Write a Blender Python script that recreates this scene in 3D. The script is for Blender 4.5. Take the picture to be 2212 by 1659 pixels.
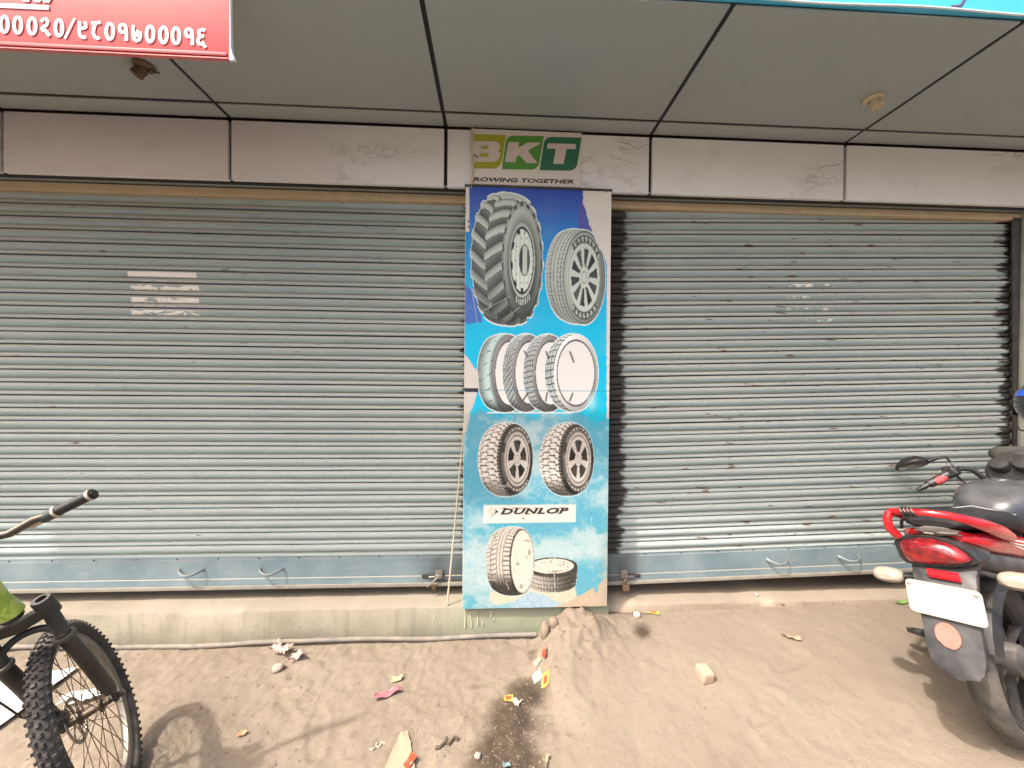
import bpy, bmesh, math, random
import numpy as np
from mathutils import Vector, Matrix

for o in list(bpy.data.objects):
    bpy.data.objects.remove(o, do_unlink=True)
S = bpy.context.scene
COL = S.collection
R = math.radians
rnd = random.Random(7)

# ------------------------------------------------------------------ camera
# world: X runs along the shop front to the right, Y runs into the shop front, Z is up
CAMZ = 1.5
PITCH, YAW, ROLL = R(-.41), R(2.7), R(.51)
FPX = 800.0 / 2212.0
def camera_axes():
    fw = Vector((math.sin(YAW) * math.cos(PITCH), math.cos(YAW) * math.cos(PITCH), math.sin(PITCH)))
    rt = Vector((math.cos(YAW), -math.sin(YAW), 0))
    up = rt.cross(fw)
    c, s = math.cos(ROLL), math.sin(ROLL)
    return rt * c + up * s, up * c - rt * s, fw
cr, cu, cf = camera_axes()
cam = bpy.data.objects.new('camera', bpy.data.cameras.new('camera'))
COL.objects.link(cam)
cam.matrix_world = Matrix(((cr.x, cu.x, -cf.x, 0), (cr.y, cu.y, -cf.y, 0), (cr.z, cu.z, -cf.z, CAMZ), (0, 0, 0, 1)))
cam.data.sensor_width = 36
cam.data.lens = 36 * FPX
cam.data.clip_start = .02
cam.data.clip_end = 600
S.camera = cam

# ------------------------------------------------------------------ sky and sun
SUN_TRAVEL = Vector((.60, .375, -1.0)).normalized()
to_sun = -SUN_TRAVEL
W = bpy.data.worlds.new('World'); S.world = W; W.use_nodes = True
nt = W.node_tree; nt.nodes.clear()
sky = nt.nodes.new('ShaderNodeTexSky'); sky.sky_type = 'NISHITA'; sky.sun_disc = False
sky.sun_elevation = math.asin(to_sun.z); sky.sun_rotation = math.atan2(to_sun.x, to_sun.y)
sky.air_density = 1.0; sky.dust_density = 9.0; sky.ozone_density = 1.0
bg = nt.nodes.new('ShaderNodeBackground'); bg.inputs['Strength'].default_value = .15
wo = nt.nodes.new('ShaderNodeOutputWorld')
nt.links.new(sky.outputs[0], bg.inputs[0]); nt.links.new(bg.outputs[0], wo.inputs[0])
sun = bpy.data.objects.new('sun', bpy.data.lights.new('sun', 'SUN'))
COL.objects.link(sun)
sun.data.energy = 2.0; sun.data.angle = R(1.3); sun.data.color = (1, .95, .88)
sun.rotation_euler = SUN_TRAVEL.to_track_quat('-Z', 'Y').to_euler()
sun.location = (-3, -3, 6)
S.view_settings.view_transform = 'Standard'; S.view_settings.look = 'None'
S.view_settings.gamma = 1; S.view_settings.use_curve_mapping = False
S.view_settings.exposure = 1.3
S.render.engine = 'CYCLES'
S.cycles.max_bounces = 8; S.cycles.diffuse_bounces = 5

# ------------------------------------------------------------------ helpers: pixel rays to points on known planes
def pray(px, py):
    u = (px - 1106) / 800.0; v = (py - 829.5) / 800.0
    return cf + cr * u - cu * v
def on_y(px, py, Y):
    d = pray(px, py); return Vector((0, 0, CAMZ)) + d * (Y / d.y)
def on_z(px, py, Z):
    d = pray(px, py); return Vector((0, 0, CAMZ)) + d * ((Z - CAMZ) / d.z)

# ------------------------------------------------------------------ helpers: numpy noise
def vnoise(x, y, seed=0):
    x = np.asarray(x, float); y = np.asarray(y, float)
    xi = np.floor(x).astype(np.int64); yi = np.floor(y).astype(np.int64)
    fx = x - xi; fy = y - yi
    fx = fx * fx * (3 - 2 * fx); fy = fy * fy * (3 - 2 * fy)
    def h(a, b):
        n = (a * 374761393 + b * 668265263 + seed * 974711) & 0x7fffffff
        n = ((n ^ (n >> 13)) * 1274126177) & 0x7fffffff
        return ((n ^ (n >> 16)) & 0xffff) / 65535.0
    return (h(xi, yi) * (1 - fx) + h(xi + 1, yi) * fx) * (1 - fy) + (h(xi, yi + 1) * (1 - fx) + h(xi + 1, yi + 1) * fx) * fy
def fbm(x, y, o=4, seed=0):
    s = 0; a = .5
    for i in range(o):
        s = s + a * vnoise(x, y, seed + i * 17); x = x * 2.03 + 7.1; y = y * 2.03 + 3.7; a *= .5
    return s / (1 - .5 ** o)
def sstep(a, b, x):
    t = np.clip((np.asarray(x, float) - a) / (b - a), 0, 1); return t * t * (3 - 2 * t)

# ------------------------------------------------------------------ helpers: mesh builder
class MB:
    def __init__(s): s.v = []; s.f = []; s.m = Matrix.Identity(4)
    def add(s, vs, fs):
        n = len(s.v); s.v += [s.m @ Vector(p) for p in vs]; s.f += [tuple(i + n for i in f) for f in fs]; return s
    def box(s, c, d, rot=None, bev=0, seg=2):
        bm = bmesh.new(); bmesh.ops.create_cube(bm, size=1)
        for v in bm.verts: v.co = Vector((v.co.x * d[0], v.co.y * d[1], v.co.z * d[2]))
        if bev: bmesh.ops.bevel(bm, geom=list(bm.edges), offset=bev, segments=seg, profile=.6, affect='EDGES')
        bm.verts.index_update()
        M = Matrix.Translation(c) @ (rot if rot else Matrix.Identity(4))
        s.add([M @ v.co for v in bm.verts], [[v.index for v in f.verts] for f in bm.faces]); bm.free(); return s
    def tube(s, pts, r, n=8, cap=True, flat=1.0, side=None):
        P = [Vector(p) for p in pts]; k = len(P)
        rs = r if isinstance(r, (list, tuple)) else [r] * k
        T = [(P[min(i + 1, k - 1)] - P[max(i - 1, 0)]).normalized() for i in range(k)]
        if side: a = Vector(side)
        else: a = Vector((0, 0, 1)) if abs(T[0].z) < .9 else Vector((1, 0, 0))
        vs = []
        for i in range(k):
            a = (a - T[i] * a.dot(T[i])).normalized(); b = T[i].cross(a)
            for j in range(n):
                t = 2 * math.pi * j / n
                vs.append(P[i] + a * (rs[i] * math.cos(t)) + b * (rs[i] * flat * math.sin(t)))
        fs = [(i * n + j, i * n + (j + 1) % n, (i + 1) * n + (j + 1) % n, (i + 1) * n + j) for i in range(k - 1) for j in range(n)]
        if cap: fs += [tuple(range(n))[::-1], tuple((k - 1) * n + j for j in range(n))]
        return s.add(vs, fs)
    def loft(s, rings, cap=True, closed=True):
        n = len(rings[0]); vs = [p for r_ in rings for p in r_]
        fs = [(i * n + j, i * n + (j + 1) % n, (i + 1) * n + (j + 1) % n, (i + 1) * n + j)
              for i in range(len(rings) - 1) for j in range(n if closed else n - 1)]
        if cap: fs += [tuple(range(n))[::-1], tuple((len(rings) - 1) * n + j for j in range(n))]
        return s.add(vs, fs)
    def lathe(s, prof, c, axis, n=32, close=False):
        ax = Vector(axis).normalized(); a = ax.orthogonal().normalized(); b = ax.cross(a); c = Vector(c)
        vs = []
        for i in range(n):
            t = 2 * math.pi * i / n; d = a * math.cos(t) + b * math.sin(t)
            vs += [c + d * r_ + ax * h for r_, h in prof]
        k = len(prof); fs = []
        for i in range(n):
            i2 = (i + 1) % n
            for j in range(k if close else k - 1):
                j2 = (j + 1) % k; fs.append((i * k + j, i2 * k + j, i2 * k + j2, i * k + j2))
        return s.add(vs, fs)
    def ball(s, c, rad, nu=14, nv=9):
        rad = rad if isinstance(rad, (tuple, list)) else (rad,) * 3; c = Vector(c); rings = []
        for i in range(nv + 1):
            t = math.pi * (i / nv) * .998 + .003; rings.append([c + Vector((rad[0] * math.sin(t) * math.cos(2 * math.pi * j / nu), rad[1] * math.sin(t) * math.sin(2 * math.pi * j / nu), rad[2] * math.cos(t))) for j in range(nu)])
        return s.loft(rings)
    def prism(s, poly, o, ex, ey, ez, h):
        o, ex, ey, ez = Vector(o), Vector(ex), Vector(ey), Vector(ez)
        a = [o + ex * x + ey * y for x, y in poly]; b = [p + ez * h for p in a]; n = len(a)
        return s.add(a + b, [tuple(range(n))[::-1], tuple(range(n, 2 * n))] + [(i, (i + 1) % n, n + (i + 1) % n, n + i) for i in range(n)])
    def body(s, secs, n=20):
        # sections along x: (x, y, z_low, z_high, half_width, squareness)
        rings = []
        for x, y, z0, z1, hw, e in secs:
            zc, hh = (z0 + z1) / 2, (z1 - z0) / 2; r_ = []
            for j in range(n):
                t = 2 * math.pi * j / n; c_, s_ = math.cos(t), math.sin(t)
                r_.append((x, y + hw * math.copysign(abs(c_) ** e, c_), zc + hh * math.copysign(abs(s_) ** e, s_)))
            rings.append(r_)
        return s.loft(rings)
    def build(s, name, mat, parent=None, smooth=True, sharp=40):
        me = bpy.data.meshes.new(name); me.from_pydata([tuple(p) for p in s.v], [], s.f)
        bm = bmesh.new(); bm.from_mesh(me); bmesh.ops.recalc_face_normals(bm, faces=bm.faces); bm.to_mesh(me); bm.free()
        me.materials.append(mat)
        if smooth:
            me.polygons.foreach_set('use_smooth', [True] * len(me.polygons)); me.set_sharp_from_angle(angle=R(sharp))
        o = bpy.data.objects.new(name, me); COL.objects.link(o)
        if parent: o.parent = parent
        return o
def empty(name, loc=(0, 0, 0)):
    o = bpy.data.objects.new(name, None); COL.objects.link(o); o.location = loc; o.empty_display_size = .1; return o
def tag(o, label=None, cat=None, group=None, kind=None):
    if label: o['label'] = label
    if cat: o['category'] = cat
    if group: o['group'] = group
    if kind: o['kind'] = kind
    return o
def link_copy(src, parent):
    c = src.copy(); COL.objects.link(c); c.parent = parent; return c
def text_mesh(txt, size, mat, name, parent, mtx, offset=0, shear=0, sx=1.0, extrude=.0006, spacing=1.0):
    cu_ = bpy.data.curves.new('t', 'FONT'); cu_.body = txt; cu_.size = size; cu_.offset = offset; cu_.shear = shear
    cu_.extrude = extrude; cu_.space_character = spacing; cu_.resolution_u = 3
    t = bpy.data.objects.new('t', cu_); COL.objects.link(t)
    bpy.context.view_layer.update()
    me = bpy.data.meshes.new_from_object(t.evaluated_get(bpy.context.evaluated_depsgraph_get()))
    bpy.data.objects.remove(t)
    me.name = name; me.transform(mtx @ Matrix.Diagonal((sx, 1, 1, 1)))
    me.materials.clear(); me.materials.append(mat)
    o = bpy.data.objects.new(name, me); COL.objects.link(o); o.parent = parent
    return o

# ------------------------------------------------------------------ helpers: node materials
def lin(*c): return tuple(((x / 255) / 12.92 if x <= 10 else (((x / 255) + .055) / 1.055) ** 2.4) for x in c)
class NT:
    def __init__(s, name):
        s.mat = bpy.data.materials.new(name); s.mat.use_nodes = True; s.t = s.mat.node_tree; s.t.nodes.clear()
        s.out = s.n('ShaderNodeOutputMaterial'); s.b = s.n('ShaderNodeBsdfPrincipled'); s.l(s.b.outputs[0], s.out.inputs[0])
    def n(s, t, **k):
        x = s.t.nodes.new(t)
        for a, v in k.items(): setattr(x, a, v)
        return x
    def l(s, a, b): s.t.links.new(a, b)
    def put(s, sock, v):
        if isinstance(v, (int, float)): sock.default_value = v
        elif isinstance(v, tuple): sock.default_value = (*v, 1) if len(v) == 3 and sock.type == 'RGBA' else v
        else: s.l(v, sock)
    def math(s, op, a, b=0.0, c=0.0, clamp=False):
        m = s.n('ShaderNodeMath', operation=op, use_clamp=clamp)
        s.put(m.inputs[0], a); s.put(m.inputs[1], b); s.put(m.inputs[2], c); return m.outputs[0]
    def pos(s): return s.n('ShaderNodeNewGeometry').outputs['Position']
    def obj(s): return s.n('ShaderNodeTexCoord').outputs['Object']
    def sep(s, v):
        x = s.n('ShaderNodeSeparateXYZ'); s.l(v, x.inputs[0]); return x.outputs
    def mapv(s, v, scale=(1, 1, 1), loc=(0, 0, 0), rot=(0, 0, 0)):
        m = s.n('ShaderNodeMapping'); s.l(v, m.inputs[0]); m.inputs['Scale'].default_value = scale; m.inputs['Location'].default_value = loc; m.inputs['Rotation'].default_value = rot; return m.outputs[0]
    def noise(s, v, scale, detail=4, rough=.55, dist=0.0):
        x = s.n('ShaderNodeTexNoise'); s.l(v, x.inputs['Vector']); x.inputs['Scale'].default_value = scale
        x.inputs['Detail'].default_value = detail; x.inputs['Roughness'].default_value = rough; x.inputs['Distortion'].default_value = dist; return x.outputs['Fac']
    def ramp(s, v, a, b):   # smooth step of v between a and b
        m = s.n('ShaderNodeMapRange', interpolation_type='SMOOTHSTEP'); s.put(m.inputs[0], v); m.inputs[1].default_value = a; m.inputs[2].default_value = b; return m.outputs[0]
    def mix(s, f, a, b, mode='MIX'):
        m = s.n('ShaderNodeMix', data_type='RGBA', blend_type=mode); s.put(m.inputs[0], f); s.put(m.inputs[6], a); s.put(m.inputs[7], b); return m.outputs[2]
    def bump(s, h, strength=.3, dist=.002):
        b = s.n('ShaderNodeBump'); b.inputs['Strength'].default_value = strength; b.inputs['Distance'].default_value = dist; s.l(h, b.inputs['Height']); s.l(b.outputs[0], s.b.inputs['Normal'])
    def upness(s):
        return s.sep(s.n('ShaderNodeNewGeometry').outputs['Normal'])[2]
    def fin(s, col, rough=.6, metal=0, spec=None):
        s.put(s.b.inputs['Base Color'], col); s.put(s.b.inputs['Roughness'], rough); s.put(s.b.inputs['Metallic'], metal)
        if spec is not None: s.b.inputs['Specular IOR Level'].default_value = spec
        return s.mat
DUST = (.32, .265, .205)
_mc = {}
def pm(name, col, rough=.55, metal=0, var=.18, scale=14, dust=0.0, bump=0.0, spec=None, coat=0, bscale=90, local=False):
    """plain procedural material: mottled colour, dust that settles on upward faces, fine relief"""
    if name in _mc: return _mc[name]
    m = NT(name); p = m.obj() if local else m.pos()
    n1 = m.noise(p, scale, 5); n2 = m.noise(p, scale * 6, 3)
    k = m.math('ADD', m.math('MULTIPLY', n1, .7), m.math('MULTIPLY', n2, .3))
    c = m.mix(k, tuple(x * (1 - var * 1.6) for x in col), tuple(min(1, x * (1 + var * 1.6)) for x in col))
    rg = m.math('ADD', rough - .08, m.math('MULTIPLY', n2, .16))
    if dust:
        up = m.ramp(m.upness(), -.25, .9)
        f = m.math('MULTIPLY', m.math('ADD', m.math('MULTIPLY', up, .75), .25), m.math('MULTIPLY', m.ramp(n1, .25, .75), dust), clamp=True)
        c = m.mix(f, c, DUST); rg = m.math('ADD', rg, m.math('MULTIPLY', f, .3), clamp=True)
    if bump: m.bump(m.noise(p, bscale, 4), bump, .003)
    if coat: m.b.inputs['Coat Weight'].default_value = coat; m.b.inputs['Coat Roughness'].default_value = .12
    _mc[name] = m.fin(c, rg, metal, spec); return _mc[name]

# ------------------------------------------------------------------ materials of the setting
def dirt_material():
    m = NT('dusty_ground'); p = m.pos()
    big = m.noise(p, 1.3, 5, .6); mid = m.noise(p, 9, 5, .65, .4); fine = m.noise(p, 70, 5, .7); grit = m.noise(p, 260, 3, .7)
    c = m.mix(m.ramp(big, .3, .7), (.214, .169, .127), (.258, .210, .162))
    c = m.mix(m.math('MULTIPLY', m.ramp(mid, .5, .78), .55), c, (.20, .152, .108))
    c = m.mix(m.math('MULTIPLY', m.ramp(fine, .55, .8), .45), c, (.18, .135, .095))
    c = m.mix(m.math('MULTIPLY', m.ramp(grit, .62, .8), .35), c, (.36, .30, .235))
    gx = m.sep(p)[0]
    c = m.mix(m.math('MULTIPLY', m.ramp(m.math('ADD', gx, m.math('MULTIPLY', m.math('SUBTRACT', mid, .5), .5)), .2, .5), .55), c, m.mix(m.ramp(big, .3, .7), (.208, .165, .125), (.245, .197, .149)))
    at = m.n('ShaderNodeAttribute', attribute_name='damp').outputs['Fac']
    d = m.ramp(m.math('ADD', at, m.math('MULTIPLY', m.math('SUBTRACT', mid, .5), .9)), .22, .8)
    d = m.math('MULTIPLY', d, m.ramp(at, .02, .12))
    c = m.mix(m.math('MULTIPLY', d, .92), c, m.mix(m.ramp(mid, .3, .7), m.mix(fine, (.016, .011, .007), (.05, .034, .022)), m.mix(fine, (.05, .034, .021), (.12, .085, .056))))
    h = m.math('ADD', m.math('MULTIPLY', fine, .7), m.math('ADD', m.math('MULTIPLY', grit, .25), m.math('MULTIPLY', mid, .6)))
    spk = m.noise(p, 34, 4, .75, .6)
    c = m.mix(m.math('MULTIPLY', m.ramp(spk, .67, .74), m.math('SUBTRACT', .7, m.math('MULTIPLY', m.ramp(gx, .15, .6), .45))), c, (.13, .095, .066))
    m.bump(h, .5, .015)
    return m.fin(c, m.math('SUBTRACT', .95, m.math('MULTIPLY', d, .25)), 0, .25)
def concrete_material(name, col, green=0.0, dust=.6):
    m = NT(name); p = m.pos(); x, y, z = m.sep(p)
    a = m.noise(p, 3, 6, .65); b = m.noise(p, 24, 5, .65); s = m.noise(m.mapv(p, (22, 22, 1.6)), 1, 4, .6)
    c = m.mix(m.ramp(a, .3, .7), tuple(q * .72 for q in col), tuple(min(1, q * 1.2) for q in col))
    c = m.mix(m.math('MULTIPLY', m.ramp(b, .5, .75), .5), c, tuple(q * .55 for q in col))
    c = m.mix(m.math('MULTIPLY', m.ramp(s, .52, .72), .35), c, tuple(q * .5 for q in col))
    if green:
        g = m.math('MULTIPLY', m.ramp(x, -.6, .1), green)
        c = m.mix(g, c, m.mix(a, (.16, .20, .135), (.29, .325, .23)))
    f = m.math('MULTIPLY', m.ramp(m.math('ADD', m.upness(), m.math('MULTIPLY', a, .3)), .2, .8), dust)
    c = m.mix(f, c, DUST)
    m.bump(m.math('ADD', b, m.math('MULTIPLY', m.noise(p, 120, 3), .4)), .5, .006)
    return m.fin(c, .9, 0, .3)
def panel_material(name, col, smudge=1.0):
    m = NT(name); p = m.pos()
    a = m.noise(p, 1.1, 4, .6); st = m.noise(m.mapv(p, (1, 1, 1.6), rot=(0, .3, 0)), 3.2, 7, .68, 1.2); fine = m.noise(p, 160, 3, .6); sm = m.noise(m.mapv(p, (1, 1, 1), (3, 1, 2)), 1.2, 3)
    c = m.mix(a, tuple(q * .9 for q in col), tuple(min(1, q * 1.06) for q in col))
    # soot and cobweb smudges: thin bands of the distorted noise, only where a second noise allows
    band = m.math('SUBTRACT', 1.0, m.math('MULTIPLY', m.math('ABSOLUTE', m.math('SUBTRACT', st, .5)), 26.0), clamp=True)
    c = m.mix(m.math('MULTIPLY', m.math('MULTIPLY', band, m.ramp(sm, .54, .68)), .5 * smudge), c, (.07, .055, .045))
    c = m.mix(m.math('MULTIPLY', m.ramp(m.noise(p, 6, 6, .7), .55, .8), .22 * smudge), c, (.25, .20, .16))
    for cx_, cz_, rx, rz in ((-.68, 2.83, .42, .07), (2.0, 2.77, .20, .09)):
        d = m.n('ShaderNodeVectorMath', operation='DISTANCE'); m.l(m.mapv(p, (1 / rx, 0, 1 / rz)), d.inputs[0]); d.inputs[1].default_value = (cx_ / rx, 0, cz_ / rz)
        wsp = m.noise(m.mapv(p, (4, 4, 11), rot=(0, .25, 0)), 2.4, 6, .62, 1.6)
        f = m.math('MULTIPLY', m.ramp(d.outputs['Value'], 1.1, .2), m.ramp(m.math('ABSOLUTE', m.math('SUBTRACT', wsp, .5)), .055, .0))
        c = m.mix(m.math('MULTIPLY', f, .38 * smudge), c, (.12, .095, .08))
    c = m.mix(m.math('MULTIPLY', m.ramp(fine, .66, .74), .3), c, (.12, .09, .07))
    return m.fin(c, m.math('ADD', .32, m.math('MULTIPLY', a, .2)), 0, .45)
def shutter_material():
    m = NT('shutter_paint'); p = m.pos(); x, y, z = m.sep(p); o = m.sep(m.obj())
    a = m.noise(p, 1.2, 4); st = m.noise(m.mapv(p, (3, 3, 34)), 1, 5, .6)
    blue = m.mix(a, (.265, .345, .355), (.35, .435, .44))
    blue = m.mix(m.math('MULTIPLY', m.ramp(st, .45, .75), .35), blue, (.135, .16, .155))
    # dust lies on the part of every slat that faces upward
    du = m.ramp(m.math('ADD', m.upness(), m.math('MULTIPLY', m.math('SUBTRACT', a, .5), .5)), -.12, .55)
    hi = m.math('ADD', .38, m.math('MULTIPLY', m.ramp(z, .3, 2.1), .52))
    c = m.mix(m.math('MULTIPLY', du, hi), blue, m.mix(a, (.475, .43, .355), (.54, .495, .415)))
    # rust freckles, drawn out along the slats, more on the right-hand shutter
    ru = m.noise(m.mapv(p, (7, 7, 42), (0, 0, .3)), 1, 3, .5)
    side = m.math('ADD', .725, m.math('MULTIPLY', m.ramp(x, .2, 1.2), -.055))
    rm = m.ramp(m.math('SUBTRACT', ru, side), 0, .035)
    c = m.mix(m.math('MULTIPLY', rm, .8), c, m.mix(st, (.20, .075, .04), (.09, .06, .045)))
    # tyre black and grease beside the pillar, rubbed on by leaning tyres
    ed = m.noise(m.mapv(p, (4, 4, 26)), 1, 5, .7); ed2 = m.noise(p, 2.2, 3)
    reach = m.math('ADD', .665, m.math('MULTIPLY', m.math('ADD', m.math('MULTIPLY', ed, .8), m.math('MULTIPLY', ed2, .4)), .27))
    r1 = m.math('MULTIPLY', m.ramp(m.math('SUBTRACT', reach, x), -.012, .02), m.math('GREATER_THAN', x, .3))
    r2 = m.math('MULTIPLY', m.ramp(m.math('SUBTRACT', x, m.math('SUBTRACT', -.16, m.math('MULTIPLY', m.math('SUBTRACT', ed, .45), .34))), -.012, .012), m.math('LESS_THAN', x, .1))
    r3 = m.ramp(m.math('SUBTRACT', x, m.math('SUBTRACT', 3.44, m.math('MULTIPLY', m.math('SUBTRACT', ed, .38), .42))), -.012, .015)
    sm = m.math('MULTIPLY', m.ramp(m.math('SUBTRACT', 1.5, m.math('ADD', x, m.math('MULTIPLY', ed, .9))), 0, .5), m.math('MULTIPLY', m.math('GREATER_THAN', x, .3), m.ramp(z, 1.6, 2.5)))  # separate mask: right shutter gets darker towards its top left
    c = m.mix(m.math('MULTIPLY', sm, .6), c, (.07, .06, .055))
    blk = m.math('MAXIMUM', r1, m.math('MAXIMUM', r2, r3))
    c = m.mix(m.math('MULTIPLY', blk, .93), c, m.mix(ed2, (.013, .012, .012), (.05, .035, .03)))
    # remains of pasted paper: scraps that stuck to the bulge of a few slats
    pn = m.noise(m.mapv(p, (13, 13, 34), (2.3, 0, .7)), 1, 5, .7); pb = m.noise(m.mapv(p, (17, 17, 60), (4, 0, 2)), 1, 4, .7)
    def patch(x0, x1, z0, z1, lo, hi_, zl, zh):
        w = m.math('MULTIPLY', m.math('MULTIPLY', m.ramp(x, x0, x0 + .03), m.math('SUBTRACT', 1.0, m.ramp(x, x1 - .03, x1))), m.math('MULTIPLY', m.ramp(z, z0, z0 + .004), m.math('SUBTRACT', 1.0, m.ramp(z, z1 - .004, z1))))
        w = m.math('MULTIPLY', w, m.math('MULTIPLY', m.ramp(o[2], zl, zl + .005), m.math('SUBTRACT', 1.0, m.ramp(o[2], zh - .006, zh))))
        return m.ramp(m.math('ADD', m.math('MULTIPLY', w, m.math('ADD', m.math('MULTIPLY', pn, .6), m.math('MULTIPLY', pb, .4))), 0), lo, hi_)
    pa = m.math('MAXIMUM', patch(-2.21, -1.78, 2.07, 2.16, .30, .36, .03, .066), patch(-2.20, -1.76, 1.83, 2.075, .475, .495, .027, .064))
    pa = m.math('MAXIMUM', pa, m.math('MULTIPLY', patch(-2.19, -1.79, 1.80, 2.10, .52, .56, .003, .016), .9))
    pr = patch(1.86, 2.24, 1.90, 2.17, .50, .56, .030, .058)
    c = m.mix(m.math('MAXIMUM', pa, pr), c, (.86, .82, .74))
    # small chalky scratches
    sc = m.noise(m.mapv(p, (46, 46, 8), (1, 2, 3)), 1, 2, .5)
    c = m.mix(m.math('MULTIPLY', m.math('MULTIPLY', m.ramp(sc, .80, .83), m.ramp(z, 1.4, .9)), .8), c, (.65, .63, .58))
    m.bump(m.noise(m.mapv(p, (6, 6, 14)), 1, 3), .12, .01)
    rg = m.math('ADD', .55, m.math('MULTIPLY', du, .35), clamp=True)
    return m.fin(c, rg, 0, .25)
def rail_material():
    m = NT('shutter_bottom_rail_paint'); p = m.pos(); x, y, z = m.sep(p)
    a = m.noise(p, 3, 5, .6); b = m.noise(m.mapv(p, (5, 5, 60)), 1, 4); st = m.noise(m.mapv(p, (9, 9, 3)), 1, 4)
    c = m.mix(m.ramp(a, .3, .7), (.15, .215, .245), (.235, .30, .325))
    c = m.mix(m.math('MULTIPLY', m.ramp(b, .55, .8), .4), c, (.36, .38, .37))
    c = m.mix(m.math('MULTIPLY', m.ramp(st, .6, .75), .35), c, (.14, .13, .12))
    near = m.math('MULTIPLY', m.ramp(x, -.55, -.25), m.math('LESS_THAN', x, .2)); near = m.math('MAXIMUM', near, m.math('MULTIPLY', m.ramp(x, 1.05, .72), m.math('GREATER_THAN', x, .3)))
    c = m.mix(m.math('MULTIPLY', near, m.ramp(a, .25, .6)), c, (.045, .045, .045))  # rail ends darkened beside the pillar: oil stain plus corner shade put into colour
    c = m.mix(m.math('MULTIPLY', m.ramp(m.upness(), .2, .7), .8), c, DUST)
    m.bump(a, .15, .01)
    return m.fin(c, .45, 0, .4)
def print_material():
    m = NT('printed_vinyl'); at = m.n('ShaderNodeAttribute', attribute_name='ink').outputs['Color']; p = m.pos()
    n = m.noise(p, 5, 6, .65); f = m.noise(p, 90, 4, .7)
    at = m.mix(1.0, at, (.93, .92, .91), 'MULTIPLY')
    c = m.mix(m.math('MULTIPLY', m.ramp(n, .45, .8), .14), at, (.42, .40, .36))
    c = m.mix(m.math('MULTIPLY', m.ramp(f, .68, .75), .35), c, (.12, .11, .1))
    m.bump(m.noise(p, 14, 3), .06, .01)
    return m.fin(c, m.math('ADD', .30, m.math('MULTIPLY', n, .25)), 0, .4)
def lamp_lens_material():
    m = NT('red_lamp_lens'); p = m.obj(); v = m.n('ShaderNodeTexVoronoi'); m.l(m.mapv(p, (1, 26, 26)), v.inputs['Vector']); v.inputs['Scale'].default_value = 1
    n = m.noise(p, 22, 4)
    c = m.mix(m.ramp(n, .35, .7), (.11, .004, .007), (.36, .010, .012))
    c = m.mix(m.math('MULTIPLY', m.ramp(v.outputs['Distance'], .16, .08), .8), c, (.07, .01, .01))
    m.b.inputs['Coat Weight'].default_value = .9; m.b.inputs['Coat Roughness'].default_value = .06
    m.bump(v.outputs['Distance'], .25, .004)
    return m.fin(c, .25, 0, .6)
def tank_material():
    m = NT('tank_paint'); p = m.obj(); n = m.noise(p, 9, 5)
    x, y, z = m.sep(p)
    c = m.mix(n, (.022, .026, .034), (.06, .066, .08))
    rr = m.n('ShaderNodeVectorMath', operation='DISTANCE'); m.l(p, rr.inputs[0]); rr.inputs[1].default_value = (.52, -.10, .93)
    ru = m.ramp(m.math('ADD', rr.outputs['Value'], m.math('MULTIPLY', m.noise(p, 30, 4), .07)), .09, .05)
    c = m.mix(m.math('MULTIPLY', ru, .85), c, (.26, .10, .03))
    f = m.math('MULTIPLY', m.ramp(m.upness(), .1, .9), m.math('MULTIPLY', m.ramp(n, .2, .7), .28))
    c = m.mix(f, c, (.34, .32, .30))
    m.b.inputs['Coat Weight'].default_value = .5; m.b.inputs['Coat Roughness'].default_value = .15
    return m.fin(c, m.math('ADD', .25, m.math('MULTIPLY', f, .6)), .2, .5)
def frame_paint_material():
    m = NT('frame_paint'); p = m.obj(); n = m.noise(p, 16, 5, .6, 1.5)
    c = m.mix(m.ramp(n, .42, .5), (.30, .47, .04), (.50, .62, .10))
    c = m.mix(m.ramp(n, .56, .62), c, (.55, .58, .50))
    m.b.inputs['Coat Weight'].default_value = .4
    return m.fin(c, .4)

DIRT = dirt_material(); CONC = concrete_material('plinth_concrete', (.30, .27, .205), .75); WALL = concrete_material('painted_plaster', (.36, .37, .30), 0, .3)
SILL = concrete_material('sill_concrete', (.30, .24, .18), 0, .8)
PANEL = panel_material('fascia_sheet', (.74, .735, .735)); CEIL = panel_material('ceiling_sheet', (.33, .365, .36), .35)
SHUT = shutter_material(); RAIL = rail_material(); PRINT = print_material()
BLACKJOINT = pm('black_sealant', (.012, .013, .014), .6, var=.1)
TIMBER = pm('cream_timber', (.48, .38, .25), .7, var=.2, bump=.2)
DARKSTEEL = pm('dark_steel', (.05, .047, .045), .5, .4, .3, dust=.3)
BARESTEEL = pm('worn_steel', (.33, .31, .29), .38, .8, .3, dust=.25)
WHITELAM = pm('white_laminate', (.72, .69, .65), .45, var=.06, scale=6)
BLACKPLASTIC = pm('black_plastic', (.016, .016, .018), .42, var=.3, dust=.12, local=True)
GREYPLASTIC = pm('weathered_black_plastic', (.038, .040, .046), .5, var=.55, scale=13, dust=.25, local=True)
RUBBER = pm('dusty_rubber', (.032, .031, .030), .8, var=.4, dust=.4, bump=.3, local=True)
CHROME = pm('chrome', (.62, .62, .62), .14, 1, .05, dust=.12)
REDPAINT = pm('red_paint', (.44, .008, .014), .26, var=.06, scale=5, dust=.0, coat=.7, local=True)
WHITEPAINT = pm('white_paint', (.78, .76, .72), .4, var=.05)
ROPE = pm('cream_cord', (.55, .47, .36), .8, var=.25)
print('materials ok')

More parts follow.
